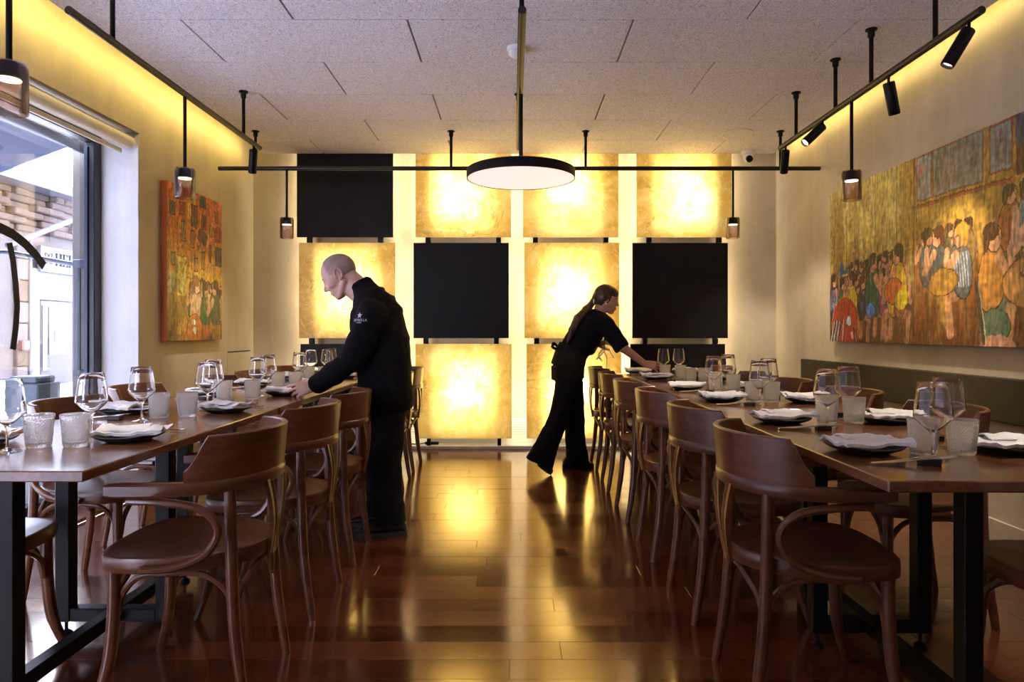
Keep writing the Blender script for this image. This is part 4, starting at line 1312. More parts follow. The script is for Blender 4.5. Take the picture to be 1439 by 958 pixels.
def plate_mesh():
    n = 48
    def ring(s, z, corner):
        out = []
        for k in range(n):
            a = 2 * PI * k / n
            c, s_ = math.cos(a), math.sin(a)
            q = (abs(c) ** 3.4 + abs(s_) ** 3.4) ** (-1 / 3.4)
            up = corner * max(0, (q - 1.0) / 0.2) ** 1.5
            out.append(Vector((s * q * c, s * q * s_, z + up)))
        return out
    rings = [ring(.002, 0, 0), ring(.045, 0, 0), ring(.06, .002, 0), ring(.088, .0125, .003), ring(.094, .017, .006), ring(.0955, .019, .007), ring(.094, .0205, .007),
             ring(.086, .0165, .003), ring(.062, .0065, 0), ring(.03, .005, 0), ring(.002, .005, 0)]
    return MB().loft(rings).mesh('black_plate', 'plate')


def napkin_mesh(seed):
    n = 22
    rs = random.Random(seed)
    w, h = 0.205, 0.150
    o = Vector((seed * 3.1, seed * 1.7, 0))
    top, bot = [], []
    for j in range(n + 1):
        for i in range(n + 1):
            u, v = i / n * 2 - 1, j / n * 2 - 1
            x = u * w / 2 * (1 + 0.06 * mnoise.noise(Vector((v * 1.5, seed, 0))))
            y = v * h / 2 * (1 + 0.07 * mnoise.noise(Vector((u * 1.5, seed + 9, 0)))) + 0.012 * u * u * rs.choice((1,))
            r2 = max(abs(u) * 1.0, abs(v) * .85)
            z = 0.0225 + 0.010 * mnoise.noise(Vector((u * 1.6, v * 1.6, 0)) + o) + 0.006 * mnoise.noise(Vector((u * 4, v * 4, 2)) + o) + 0.008 * max(0, r2 - 0.6)
            ridge = math.exp(-((u * 0.5 + v - 0.2 * math.sin(seed)) / 0.35) ** 2)
            z += 0.012 * ridge
            z = max(z, 0.020)
            top.append((x, y, z + 0.006))
            bot.append((x * 0.985, y * 0.985, max(z - 0.003, 0.0185)))
    N = n + 1
    fs = []
    for j in range(n):
        for i in range(n):
            a = j * N + i
            fs.append((a, a + 1, a + N + 1, a + N))
            b = a + N * N
            fs.append((b + N, b + N + 1, b + 1, b))
    edge = [i for i in range(N)] + [j * N + n for j in range(1, N)] + [n * N + i for i in range(n - 1, -1, -1)] + [j * N for j in range(n - 1, 0, -1)]
    for k in range(len(edge)):
        a, b = edge[k], edge[(k + 1) % len(edge)]
        fs.append((b, a, a + N * N, b + N * N))
    mb = MB().add(top + bot, fs)
    # the loose upper fold
    f2, v2 = [], []
    m = 10
    for j in range(m + 1):
        for i in range(m + 1):
            u, v = i / m, j / m
            X, Y_ = -0.09 + 0.15 * u, -0.06 + 0.075 * v
            z = 0.036 + 0.008 * mnoise.noise(Vector((u * 3, v * 3, 5)) + o) + 0.010 * math.sin(PI * v) * (0.4 + u * .6)
            v2.append((X, Y_, z))
    for j in range(m):
        for i in range(m):
            a = j * (m + 1) + i
            f2.append((a, a + 1, a + m + 2, a + m + 1))
    k0 = len(v2)
    v3 = [(x_, y_, z_ - 0.0035) for x_, y_, z_ in v2]
    f3 = [tuple(i + k0 for i in f[::-1]) for f in f2]
    ed = [i for i in range(m + 1)] + [j * (m + 1) + m for j in range(1, m + 1)] + [m * (m + 1) + i for i in range(m - 1, -1, -1)] + [j * (m + 1) for j in range(m - 1, 0, -1)]
    f4 = [(ed[(k + 1) % len(ed)], ed[k], ed[k] + k0, ed[(k + 1) % len(ed)] + k0) for k in range(len(ed))]
    mb.add(v2 + v3, f2 + f3 + f4)
    return mb.mesh('napkin', 'napkin', True, 70)


def tumbler_mesh():
    n, m = 132, 34
    def ring(r, z, amp=0.0):
        out = []
        for k in range(n):
            a = 2 * PI * k / n
            d = amp * (abs(math.sin(a * 13 + z * 290)) + abs(math.sin(a * 13 - z * 290)) - 1.0) if amp else 0
            out.append(Vector(((r + d) * math.cos(a), (r + d) * math.sin(a), z)))
        return out
    rs = [ring(0.002, 0.0), ring(0.030, 0.0), ring(0.0325, 0.002), ring(0.0335, 0.006)]
    for k in range(m + 1):
        z = 0.010 + 0.074 * k / m
        rs.append(ring(0.0335 + 0.0055 * k / m, z, 0.0017))
    rs += [ring(0.0398, 0.087), ring(0.0415, 0.090), ring(0.0418, 0.098), ring(0.0405, 0.1), ring(0.039, 0.098), ring(0.0372, 0.085), ring(0.031, 0.016), ring(0.027, 0.011), ring(0.002, 0.0105)]
    return MB().loft(rs).mesh('tumbler', 'tumbler', True, 24)


def wine_mesh():
    pr = [(0.001, 0.0), (0.034, 0.0), (0.0365, 0.0012), (0.035, 0.0028), (0.018, 0.0058), (0.007, 0.010), (0.0042, 0.018), (0.0038, 0.045), (0.0042, 0.066), (0.0075, 0.075), (0.020, 0.086), (0.036, 0.101), (0.0455, 0.1115),
          (0.0480, 0.118), (0.0472, 0.128), (0.0440, 0.155), (0.0405, 0.182), (0.0373, 0.209), (0.0368, 0.2105), (0.0362, 0.209), (0.0394, 0.182), (0.0429, 0.155), (0.0460, 0.128), (0.0467, 0.118), (0.0445, 0.1128), (0.035, 0.1030), (0.019, 0.088), (0.008, 0.080), (0.001, 0.0785)]
    return MB().lathe(pr, 40).mesh('wine_glass', 'glass', True, 60)


ME_PLATE, ME_TUMBLER, ME_WINE = plate_mesh(), tumbler_mesh(), wine_mesh()
ME_NAP = [napkin_mesh(i) for i in range(6)]
# cutlery: handle end at local -X, working end rests on the block at +X
ME_REST = MB().box((0, 0, 0.0075), (0.050, 0.030, 0.015), 0.002).mesh('cutlery_rest', 'rest', False)
km = MB()
rg = []
for q, (x_, z_, hw, th) in enumerate([(-0.118, .0035, .0055, .003), (-0.115, .0038, .007, .0032), (-0.06, .0065, .0065, .003), (0.0, .012, .005, .0026), (0.02, .0145, .007, .0012), (0.045, .0170, .0095, .0008), (0.075, .0195, .0085, .0007), (0.098, .0215, .002, .0006)]):
    rg.append([Vector((x_, -hw, z_ - th * .5)), Vector((x_, 0, z_ - th)), Vector((x_, hw, z_ - th * .5)), Vector((x_, hw, z_ + th * .5)), Vector((x_, 0, z_ + th)), Vector((x_, -hw, z_ + th * .5))])
ME_KNIFE = km.loft(rg).mesh('knife', 'steel')
fm = MB()
rg = []
for x_, z_, hw, th in [(-0.118, .0030, .004, .0016), (-0.112, .0032, .0065, .0018), (-0.05, .0070, .0045, .0018), (0.0, .0130, .003, .0018), (0.03, .0175, .0035, .0016), (0.045, .0180, .0105, .0012), (0.056, .0185, .0120, .0011)]:
    rg.append([Vector((x_, -hw, z_ - th * .5)), Vector((x_, 0, z_ - th)), Vector((x_, hw, z_ - th * .5)), Vector((x_, hw, z_ + th * .5)), Vector((x_, 0, z_ + th)), Vector((x_, -hw, z_ + th * .5))])
fm.loft(rg)
for k in range(4):
    y_ = -0.0105 + 0.007 * k
    fm.tube([(0.054, y_, .0185), (0.075, y_, .0205), (0.098, y_ * .95, .0255)], [(0.0019, .0011), (0.0016, .001), (0.0007, .0006)], 6, ref=(0, 0, 1))
ME_FORK = fm.mesh('fork', 'steel')

SIDE = {
    'window row, aisle side': dict(x=-1.235, d=-1, ys=[2.19, 2.95, 3.72, 4.32, 5.05, 5.68]),
    'window row, window side': dict(x=-1.655, d=1, ys=[2.10, 2.90, 3.70, 4.36, 5.02, 5.62]),
    'painting row, aisle side': dict(x=1.025, d=1, ys=[1.98, 2.61, 3.40, 4.08, 4.92, 5.62]),
    'painting row, wall side': dict(x=1.430, d=-1, ys=[1.98, 2.61, 3.34, 4.05, 4.80, 5.62]),
}
rs = random.Random(5)
for side, q in SIDE.items():
    for i, y in enumerate(q['ys']):
        o_ = '%s from the near end, %s' % (ORD[i], side)
        rz = rs.uniform(-0.25, 0.25)
        x = q['x'] + rs.uniform(-0.012, 0.012)
        d = q['d']                      # which way the guest faces (sign of X)
        p = place('black_plate', ME_PLATE, None, (x, y, TZ), (0, 0, rz))
        tag(p, 'black square plate under a napkin, ' + o_, 'plate', 'black plates on the tables')
        np_ = place('napkin', ME_NAP[rs.randrange(6)], None, (x + rs.uniform(-.008, .008), y + rs.uniform(-.008, .008), TZ + 0.0045), (0, 0, rz + rs.choice((0, PI)) + rs.uniform(-.2, .2)))
        tag(np_, 'folded white cloth napkin on a plate, ' + o_, 'napkin', 'white napkins on the plates')
        # cutlery to the guest's right
        yc = y - d * 0.205 if not (side == 'painting row, aisle side') else y - 0.19
        yc = min(max(yc, 1.76), 5.86)
        xr = x + d * 0.075
        rest = place('cutlery_rest', ME_REST, None, (xr, yc, TZ), (0, 0, rs.uniform(-.1, .1)))
        tag(rest, 'small black cutlery rest, ' + o_, 'cutlery rest', 'black cutlery rests')
        az = 0 if d > 0 else PI
        for nm, me, off, da in (('knife', ME_KNIFE, 0.010, 0.10), ('fork', ME_FORK, -0.012, -0.10)):
            k_ = place(nm, me, None, (xr - d * 0.040, yc + d * off, TZ + 0.0012), (0, 0, az + da + rs.uniform(-.04, .04)))
            tag(k_, 'steel %s leaning on a black rest, %s' % (nm, o_), nm, 'steel %ss on the rests' % nm)

rowL, rowR = 'window-side tables', 'painting-side tables'
tl = [(-1.43, 2.06), (-1.325, 2.07), (-1.43, 2.76), (-1.335, 2.80), (-1.46, 3.45), (-1.335, 3.50), (-1.43, 4.16), (-1.325, 4.16), (-1.43, 4.78), (-1.335, 4.82), (-1.43, 5.35), (-1.33, 5.40)]
tr_ = [(1.165, 1.94), (1.275, 1.94), (1.185, 2.58), (1.29, 2.585), (1.185, 3.37), (1.27, 3.36), (1.17, 3.95), (1.275, 3.955), (1.20, 4.62), (1.285, 4.60), (1.13, 5.08), (1.225, 5.0)]
for lst, row in ((tl, rowL), (tr_, rowR)):
    for i, (x, y) in enumerate(lst):
        o = place('tumbler', ME_TUMBLER, None, (x, y, TZ), (0, 0, rs.uniform(0, 6)))
        sd_ = ('window' if i % 2 == 0 else 'aisle') if row == rowL else ('aisle' if i % 2 == 0 else 'wall')
        tag(o, 'cut-glass tumbler, %s side of the %s pair from the near end, %s' % (sd_, ORD[i // 2], row), 'tumbler', 'cut glass tumblers')
wlst = [(-1.466, 1.98), (-1.40, 2.27), (-1.44, 2.65), (-1.355, 3.03), (-1.46, 3.33), (-1.375, 3.68), (-1.44, 4.02), (-1.40, 4.48), (-1.50, 5.07), (-1.42, 5.22), (-1.49, 5.60)]
wrst = [(1.14, 1.855), (1.31, 2.06), (1.15, 2.50), (1.325, 2.70), (1.165, 3.23), (1.29, 3.45), (1.12, 3.82), (1.28, 4.07), (1.185, 5.38), (1.315, 5.42)]
for lst, row in ((wlst, rowL), (wrst, rowR)):
    for i, (x, y) in enumerate(lst):
        o = place('wine_glass', ME_WINE, None, (x, y, TZ), (0, 0, rs.uniform(0, 6)))
        tag(o, 'tall empty wine glass, %s from the near end of the %s' % (ORD[i], row), 'wine glass', 'wine glasses on the tables')

# ================================================================== PEOPLE
class SDF:
    """smooth union of tapered capsules, ellipsoids and oval lofts, polygonised as one continuous surface"""
    def __init__(s, k=0.012):
        s.k = k
        s.pr = []

    @staticmethod
    def a(v):
        return np.array(tuple(v), dtype=np.float64)

    def capsule(s, a, b, ra, rb, n=0, k=None):
        a, b = s.a(a), s.a(b)

        def f(p):
            d = b - a
            L2 = max(d @ d, 1e-9)
            t = np.clip(((p - a) @ d) / L2, 0, 1)
            q = p - a - t[..., None] * d
            return np.sqrt((q * q).sum(-1)) - (ra + (rb - ra) * t)
        r = max(ra, rb)
        s.pr.append((np.minimum(a, b) - r, np.maximum(a, b) + r, f, k))

    def chain(s, pts, rs, n=0, k=None):
        for i in range(len(pts) - 1):
            s.capsule(pts[i], pts[i + 1], rs[i], rs[i + 1], 0, k)

    def sphere(s, c, r, n=0, axes=None, k=None):
        c = s.a(c)
        r = np.array(r if isinstance(r, (list, tuple)) else (r, r, r), dtype=np.float64)
        A = np.array([tuple(x) for x in axes]) if axes else np.eye(3)

        def f(p):
            q = (p - c) @ A.T
            k0 = np.sqrt(((q / r) ** 2).sum(-1)) + 1e-9
            k1 = np.sqrt(((q / r ** 2) ** 2).sum(-1)) + 1e-9
            return k0 * (k0 - 1) / k1
        m = r.max()
        s.pr.append((c - m, c + m, f, k))

    def loft(s, rings, k=None):
        """rings: (centre, axis_a, half_a, axis_b, half_b)"""
        R = [(s.a(c), s.a(x), ha, s.a(y), hb) for c, x, ha, y, hb in rings]
        for i in range(len(R) - 1):
            def f(p, i=i):
                c0, x0, a0, y0, b0 = R[i]
                c1, x1, a1, y1, b1 = R[i + 1]
                d = c1 - c0
                L = np.sqrt(d @ d)
                w = ((p - c0) @ d) / (L * L)
                t = np.clip(w, 0, 1)
                q = p - c0 - t[..., None] * d
                u = q @ x0 * (1 - t) + q @ x1 * t
                v = q @ y0 * (1 - t) + q @ y1 * t
                ha, hb = a0 + (a1 - a0) * t, b0 + (b1 - b0) * t
                e = 2.3
                k0 = (np.abs(u / ha) ** e + np.abs(v / hb) ** e) ** (1 / e) + 1e-9
                k1 = np.sqrt((u / ha ** 2) ** 2 + (v / hb ** 2) ** 2) + 1e-9
                lat = k0 * (k0 - 1) / np.maximum(k1, 0.5 / np.maximum(ha, hb))
                lo = -w * L - (0.0 if i == 0 else 0.012)
                hi = (w - 1) * L - (0.0 if i == len(R) - 2 else 0.012)
                return np.maximum(lat, np.maximum(lo, hi))
            m = max(R[i][2], R[i][4], R[i + 1][2], R[i + 1][4])
            s.pr.append((np.minimum(R[i][0], R[i + 1][0]) - m, np.maximum(R[i][0], R[i + 1][0]) + m, f, k))


def remeshed(name, sd, off, vox, m, parent=None, smooth=2, amp=0.0, nsc=9.0, aniso=(1, 1, 1)):
    pad = 0.03
    lo = np.min([p[0] for p in sd.pr], axis=0) - pad
    hi = np.max([p[1] for p in sd.pr], axis=0) + pad
    n = np.ceil((hi - lo) / vox).astype(int) + 1
    G = np.full(n, 0.05, dtype=np.float32)
    for p0, p1, f, k in sd.pr:
        k = k or sd.k
        cut = k < 0
        k = abs(k)
        i0 = np.maximum(np.floor((p0 - 0.02 - lo) / vox).astype(int), 0)
        i1 = np.minimum(np.ceil((p1 + 0.02 - lo) / vox).astype(int) + 1, n)
        ax = [lo[j] + vox * np.arange(i0[j], i1[j]) for j in range(3)]
        pts = np.stack(np.meshgrid(*ax, indexing='ij'), -1)
        d = f(pts)
        sl = tuple(slice(i0[j], i1[j]) for j in range(3))
        g = G[sl]
        if cut:
            d = -d
            h = np.maximum(k - np.abs(g - d), 0) / k
            G[sl] = np.maximum(g, d) + h * h * k * 0.25
            continue
        h = np.maximum(k - np.abs(g - d), 0) / k
        G[sl] = np.minimum(g, d) - h * h * k * 0.25
    # surface nets
    ins = G < 0
    C = np.zeros(n - 1, dtype=np.int8)
    cor = [(i, j, l) for i in (0, 1) for j in (0, 1) for l in (0, 1)]
    N = n - 1
    for i, j, l in cor:
        C += ins[i:i + N[0], j:j + N[1], l:l + N[2]]
    act = np.argwhere((C > 0) & (C < 8))
    vals = np.stack([G[act[:, 0] + i, act[:, 1] + j, act[:, 2] + l] for i, j, l in cor], 1)
    acc = np.zeros((len(act), 3)); cnt = np.zeros(len(act))
    cp = np.array(cor, dtype=float)
    for x in range(8):
        for y in range(x + 1, 8):
            if np.abs(cp[x] - cp[y]).sum() == 1:
                va, vb = vals[:, x], vals[:, y]
                mk = (va < 0) != (vb < 0)
                t = np.where(mk, va / np.where(mk, va - vb, 1), 0)
                acc += (cp[x] + t[:, None] * (cp[y] - cp[x])) * mk[:, None]
                cnt += mk
    co = lo + vox * (act + acc / cnt[:, None])
    idx = np.full(N, -1, dtype=np.int64)
    idx[act[:, 0], act[:, 1], act[:, 2]] = np.arange(len(act))
    quads = []
    for a in range(3):
        b, c = (a + 1) % 3, (a + 2) % 3
        s0 = [slice(1, -1)] * 3; s1 = [slice(1, -1)] * 3
        s0[a] = slice(0, -1); s1[a] = slice(1, None)
        A, B = ins[tuple(s0)], ins[tuple(s1)]
        e = np.argwhere(A != B)
        flip = A[e[:, 0], e[:, 1], e[:, 2]]
        base = e.copy()
        for x in (b, c):
            base[:, x] += 1

        def at(db, dc):
            q = base.copy(); q[:, b] -= db; q[:, c] -= dc
            return idx[q[:, 0], q[:, 1], q[:, 2]]
        q = np.stack([at(1, 1), at(0, 1), at(0, 0), at(1, 0)], 1)
        q[~flip] = q[~flip][:, ::-1]
        quads.append(q)
    q = np.concatenate(quads)
    q = q[(q >= 0).all(1)]
    # light smoothing
    ed = np.concatenate([q[:, [0, 1]], q[:, [1, 2]], q[:, [2, 3]], q[:, [3, 0]]])
    for _ in range(smooth):
        sm = np.zeros_like(co); ct = np.zeros(len(co))
        for a_, b_ in ((0, 1), (1, 0)):
            for j in range(3):
                sm[:, j] += np.bincount(ed[:, a_], co[ed[:, b_], j], len(co))
            ct += np.bincount(ed[:, a_], minlength=len(co))
        co = co * 0.5 + 0.5 * sm / ct[:, None]
    co = co - np.array(tuple(off))
    me = bpy.data.meshes.new(name)
    me.vertices.add(len(co)); me.vertices.foreach_set('co', co.ravel())
    me.loops.add(q.size); me.loops.foreach_set('vertex_index', q.ravel().astype(np.int32))
    me.polygons.add(len(q)); me.polygons.foreach_set('loop_start', np.arange(0, q.size, 4, dtype=np.int32))
    me.update(calc_edges=True)
    if amp:
        nr = np.zeros(len(co) * 3); me.vertices.foreach_get('normal', nr)
        nr = nr.reshape(-1, 3)
        sc = np.array(aniso) * nsc
        d = np.array([mnoise.noise(Vector(p)) + 0.5 * mnoise.noise(Vector(p * 2.3)) for p in co * sc])
        co = co + nr * (amp * d)[:, None]
        me.vertices.foreach_set('co', co.ravel())
        me.update()
    me.polygons.foreach_set('use_smooth', np.ones(len(q), dtype=bool))
    me.materials.append(M[m])
    return place(name, me, parent)


def oval_loft(mb, rings, n=24):
    mb.loft(rings)


def head(mb, C, f, u, k=1.0, fem=False):
    """skull, jaw and features; f forward, u up"""
    f, u = Vector(f).normalized(), Vector(u).normalized()
    s = u.cross(f).normalized()
    A = (f, s, u)

    def q(a, b, c):
        return C + (f * a + s * b + u * c) * k
    e = 0.006
    mb.sphere(q(0.066, 0, -0.020), [0.028 * k, 0.036 * k, 0.032 * k], 14, A)
    mb.sphere(q(-0.010, 0, 0.030), [0.096 * k, 0.076 * k, 0.088 * k], 24, A)
    mb.sphere(q(0.022, 0, 0.008), [0.066 * k, 0.068 * k, 0.078 * k], 20, A)
    mb.sphere(q(0.026, 0, -0.045), [0.054 * k, 0.052 * k, 0.060 * k], 20, A)
    mb.sphere(q(0.068, 0, -0.090), [0.020 * k, 0.023 * k, 0.018 * k], 14, A)
    mb.sphere(q(0.062, 0, -0.058), [0.033 * k, 0.030 * k, 0.036 * k], 14, A)   # muzzle
    for b in (-1, 1):
        mb.capsule(q(-0.010, b * 0.055, -0.045), q(0.052, b * 0.024, -0.090), 0.018 * k, 0.016 * k)
        mb.sphere(q(0.056, b * 0.042, -0.022), [0.024 * k, 0.020 * k, 0.020 * k], 12, A)     # cheek
        mb.sphere(q(0.0985, b * 0.032, 0.005), [0.018 * k, 0.017 * k, 0.0125 * k], 12, A, k=-0.008)  # eye socket, carved
        mb.capsule(q(0.083, b * 0.012, 0.024), q(0.068, b * 0.046, 0.026), 0.0085 * k, 0.008 * k, k=e)  # brow
    mb.capsule(q(0.083, 0, 0.018), q(0.107, 0, -0.020), 0.0085 * k, (0.0110 if not fem else 0.0092) * k, k=e)
    for b in (-1, 1):
        mb.sphere(q(0.093, b * 0.012, -0.026), 0.0085 * k, 10, k=e)                                   # nostril
        # ear: rim, hollow and lobe
        ring = [q(-0.010 + 0.020 * math.sin(t) - 0.006 * math.cos(t), b * (0.078 + 0.006 * math.cos(t)), 0.000 + 0.030 * math.cos(t)) for t in np.linspace(-2.9, 1.9, 10)]
        mb.chain(ring, [0.0052 * k] * 10, k=0.002)
        mb.sphere(q(-0.004, b * 0.072, -0.004), [0.016 * k, 0.006 * k, 0.024 * k], 14, A, k=0.003)
        mb.sphere(q(-0.001, b * 0.077, -0.030), [0.008 * k, 0.006 * k, 0.010 * k], 10, A, k=0.003)
    mb.sphere(q(0.087, 0, -0.051), [0.009 * k, 0.022 * k, 0.0052 * k], 12, A, k=0.004)
    mb.sphere(q(0.085, 0, -0.063), [0.009 * k, 0.019 * k, 0.0060 * k], 12, A, k=0.004)
    return q, A


def hand(mb, W, fwd, palm, thumb, curl=0.35, k=1.0, spread=0.0, curls=None):
    """W wrist; fwd along the fingers, palm the way the palm faces, thumb the thumb side"""
    fwd = Vector(fwd).normalized()
    palm = Vector(palm); palm = (palm - fwd * palm.dot(fwd)).normalized()
    th = Vector(thumb)
    t = fwd.cross(palm).normalized()
    if t.dot(th) < 0:
        t = -t

    def rotv(v, ang):
        """bend v from fwd towards palm by ang"""
        return (fwd * math.cos(ang) + palm * math.sin(ang))
    for i, (off, L, mc) in enumerate([(0.0325, 0.070, 0.086), (0.011, 0.078, 0.090), (-0.0105, 0.072, 0.085), (-0.031, 0.056, 0.077)]):
        kn = W + fwd * (mc * k) + t * (off * k) - palm * 0.004 * k
        mb.capsule(W + t * (off * 0.55 * k), kn, 0.0145 * k, 0.0112 * k, 10, k=0.008)
        c0 = curls[i] if curls else curl
        ang = c0
        p = kn
        for j, (frac, r0, r1) in enumerate(((0.45, .0088, .0082), (0.31, .0084, .0076), (0.24, .0076, .0062))):
            d = rotv(fwd, ang) + t * spread * (off / 0.03)
            d.normalize()
            q = p + d * (L * frac * 1.05 * k)
            mb.capsule(p, q, r0 * k, r1 * k, 10, k=0.0025)
            p = q
            ang += c0 * 0.9
    # thumb leaves the side of the palm near its base
    b0 = W + fwd * 0.022 * k + t * 0.020 * k + palm * 0.004 * k
    b1 = b0 + (fwd * 0.62 + t * 0.55 + palm * 0.42).normalized() * 0.044 * k
    b2 = b1 + (fwd * 0.80 + t * 0.12 + palm * 0.55).normalized() * 0.033 * k
    b3 = b2 + (fwd * 0.86 - t * 0.10 + palm * 0.50).normalized() * 0.026 * k
    mb.chain([b0, b1, b2, b3], [0.0150 * k, 0.0112 * k, 0.0096 * k, 0.0076 * k], 10, k=0.004)


Xa, Ya, Za = Vector((1, 0, 0)), Vector((0, 1, 0)), Vector((0, 0, 1))


def shoe(parent, heel, toe, side=0.047, lift=0.0):
    """heel and toe: points of the sole on the floor"""
    heel, toe = Vector(heel), Vector(toe)
    d = (toe - heel); L = d.length; d.normalize()
    w = Vector((0, 0, 1)).cross(d).normalized()
    up = d.cross(w); up = up if up.z > 0 else -up
    sole = []
    for k in range(28):
        a = 2 * PI * k / 28
        x = L / 2 + (L / 2) * math.cos(a)
        q = x / L
        hw = side * (0.78 + 0.26 * math.sin(PI * min(q * 0.95, 1)) * (0.6 + 0.6 * q))
        sole.append(heel + d * x + w * (hw * math.copysign(abs(math.sin(a)) ** 0.7, math.sin(a))))
    mb = MB()
    mb.loft([[p + up * z for p in sole] for z in (0.001, 0.006, 0.022, 0.026)])
    upm = MB()
    rings = []
    for q, hw, h in ((0.02, .022, .060), (0.07, .034, .088), (0.18, .038, .100), (0.32, .038, .096), (0.46, .040, .078), (0.62, .044, .060), (0.78, .043, .050), (0.90, .034, .043), (0.97, .018, .036)):
        c = heel + d * (L * q)
        ring = []
        for k in range(16):
            a = 2 * PI * k / 16
            ring.append(c + w * (hw * math.cos(a)) + up * (0.022 + (h - 0.022) * (0.5 + 0.5 * math.sin(a))))
        rings.append(ring)
    upm.loft(rings)
    o = obj('shoe', upm, 'leather', parent, True, angle=80)
    obj('sole', mb, 'sole', o)
    lc = MB()
    for q, hh in ((0.38, .092), (0.44, .084), (0.50, .077), (0.56, .069)):
        c = heel + d * (L * q)
        lc.tube([c - w * .020 + up * (hh - .004), c + up * (hh + .004), c + w * .020 + up * (hh - .004)], .0026, 6)
    obj('laces', lc, 'leather', o)
    return o


# ---------------------------------------------------------------- man
YM = 3.76
man = thing('person', 'man with shaved head in black jacket bending over the window-side table', 'person', (P(545, 465, YM).x, YM, 0))
off_m = Vector(man.location)


def local(mb, off):
    mb.v = [(v[0] - off.x, v[1] - off.y, v[2] - off.z) for v in mb.v]
    return mb


tilt = math.radians(36)
hf = Vector((-math.cos(tilt), -0.05, -math.sin(tilt)))
hu = Vector((-math.sin(tilt), 0, math.cos(tilt)))
HC = P(477.5, 388, YM)
body = SDF()
q, A = head(body, HC, hf, hu, 1.0)
nb = P(512, 412, YM)
body.capsule(q(-0.035, 0, -0.045), nb, 0.056, 0.064, 16)
body.capsule(q(0.0, 0, -0.055), nb + Vector((-0.02, 0, -0.01)), 0.046, 0.055, 16)
ctr = [(517, 418), (530, 445), (537, 485), (541, 520), (542, 560)]
oval_loft(body, [(P(*ctr[0], YM), Xa, .055, Ya, .10), (P(*ctr[1], YM), Xa, .10, Ya, .17), (P(*ctr[2], YM), Xa, .115, Ya, .155), (P(*ctr[3], YM), Xa, .11, Ya, .14), (P(*ctr[4], YM), Xa, .115, Ya, .155), (P(542, 590, YM), Xa, .09, Ya, .13)])
shN, elN, wrN = P(523, 440, 3.58), P(494, 505, 3.52), P(441, 541, 3.60)
body.chain([P(526, 438, 3.66), shN, elN, wrN], [.06, .055, .040, .028])
shF, elF, wrF = P(527, 442, 3.93), P(536, 506, 3.99), P(525, 556, 3.90)
body.chain([P(526, 438, 3.86), shF, elF, wrF], [.06, .055, .040, .028])
hand(body, wrN + Vector((-.004, 0, -.004)), (-0.93, 0.12, -0.26), (0.10, 0.95, -0.22), (-0.2, 0.2, 0.95), 0.30, 0.96, spread=0.07, curls=[0.16, 0.26, 0.36, 0.46])
hand(body, wrF, (-0.25, -0.1, -1), (0.3, -1, 0), (-1, 0, 0.2), 0.32, 0.98)
for a, b, c, r0 in ((P(542, 585, 3.68), P(541, 655, 3.67), P(551, 733, 3.68), .085), (P(542, 585, 3.86), P(535, 652, 3.87), P(541, 724, 3.87), .085)):
    body.chain([a, b, c], [r0, .055, .024])
b_o = remeshed('body', body, off_m, 0.0036, 'skin', man, 1)
# close-cropped hair as a thin shell over the skull
hr = MB()
rings = []
hs = (hu.cross(hf)).normalized()
for i in range(27):
    th_ = PI * (i + 0.02) / 26.2
    ring = []
    for k in range(72):
        a = 2 * PI * k / 72
        # axis runs from crown backwards; trimmed at the forehead and above the ears
        d = (hu * math.cos(th_) + (hf * math.cos(a) + hs * math.sin(a)) * math.sin(th_))
        fr_ = d.dot(hf)
        up_ = d.dot(hu)
        lim = 0.42 if abs(d.dot(hs)) < 0.6 else 0.30
        k_ = 1.035
        if fr_ > 0.55 - 0.12 * up_ or up_ < -0.62 + 0.9 * max(fr_ + 0.12, 0):
            k_ = 0.90
        ring.append(HC + (hf * -0.010 + hu * 0.030) + hf * (d.dot(hf) * 0.096 * k_) + hs * (d.dot(hs) * 0.076 * k_) + hu * (d.dot(hu) * 0.088 * k_))
    rings.append(ring)
hr.loft(rings)
obj('hair', local(hr, off_m), 'stubble', man, True, angle=180)
ft = MB(); ft2 = MB(); ft3 = MB()
for b in (-1, 1):
    obj('eye', local(MB().sphere(q(0.0705, b * 0.031, 0.004), 0.0120, 14), off_m), 'eye', man)
    ft2.tube([q(0.0875, b * 0.014, 0.026), q(0.083, b * 0.030, 0.032), q(0.070, b * 0.048, 0.028)], [0.0025, 0.0036, 0.002], 8)
    ft.sphere(q(0.0712, b * 0.031, 0.0062), 0.0126 , 12)
obj('eyebrows', local(ft2, off_m), 'brow', man)
obj('eyelids', local(ft, off_m), 'skin', man)
obj('lips', local(MB().tube([q(0.078, -0.024, -0.056), q(0.0945, -0.008, -0.0515), q(0.0945, 0.008, -0.0515), q(0.078, 0.024, -0.056)], [.002, .0042, .0042, .002], 8)
                  .tube([q(0.078, -0.022, -0.057), q(0.092, -0.007, -0.062), q(0.092, 0.007, -0.062), q(0.078, 0.022, -0.057)], [.002, .005, .005, .002], 8), off_m), 'lip', man)

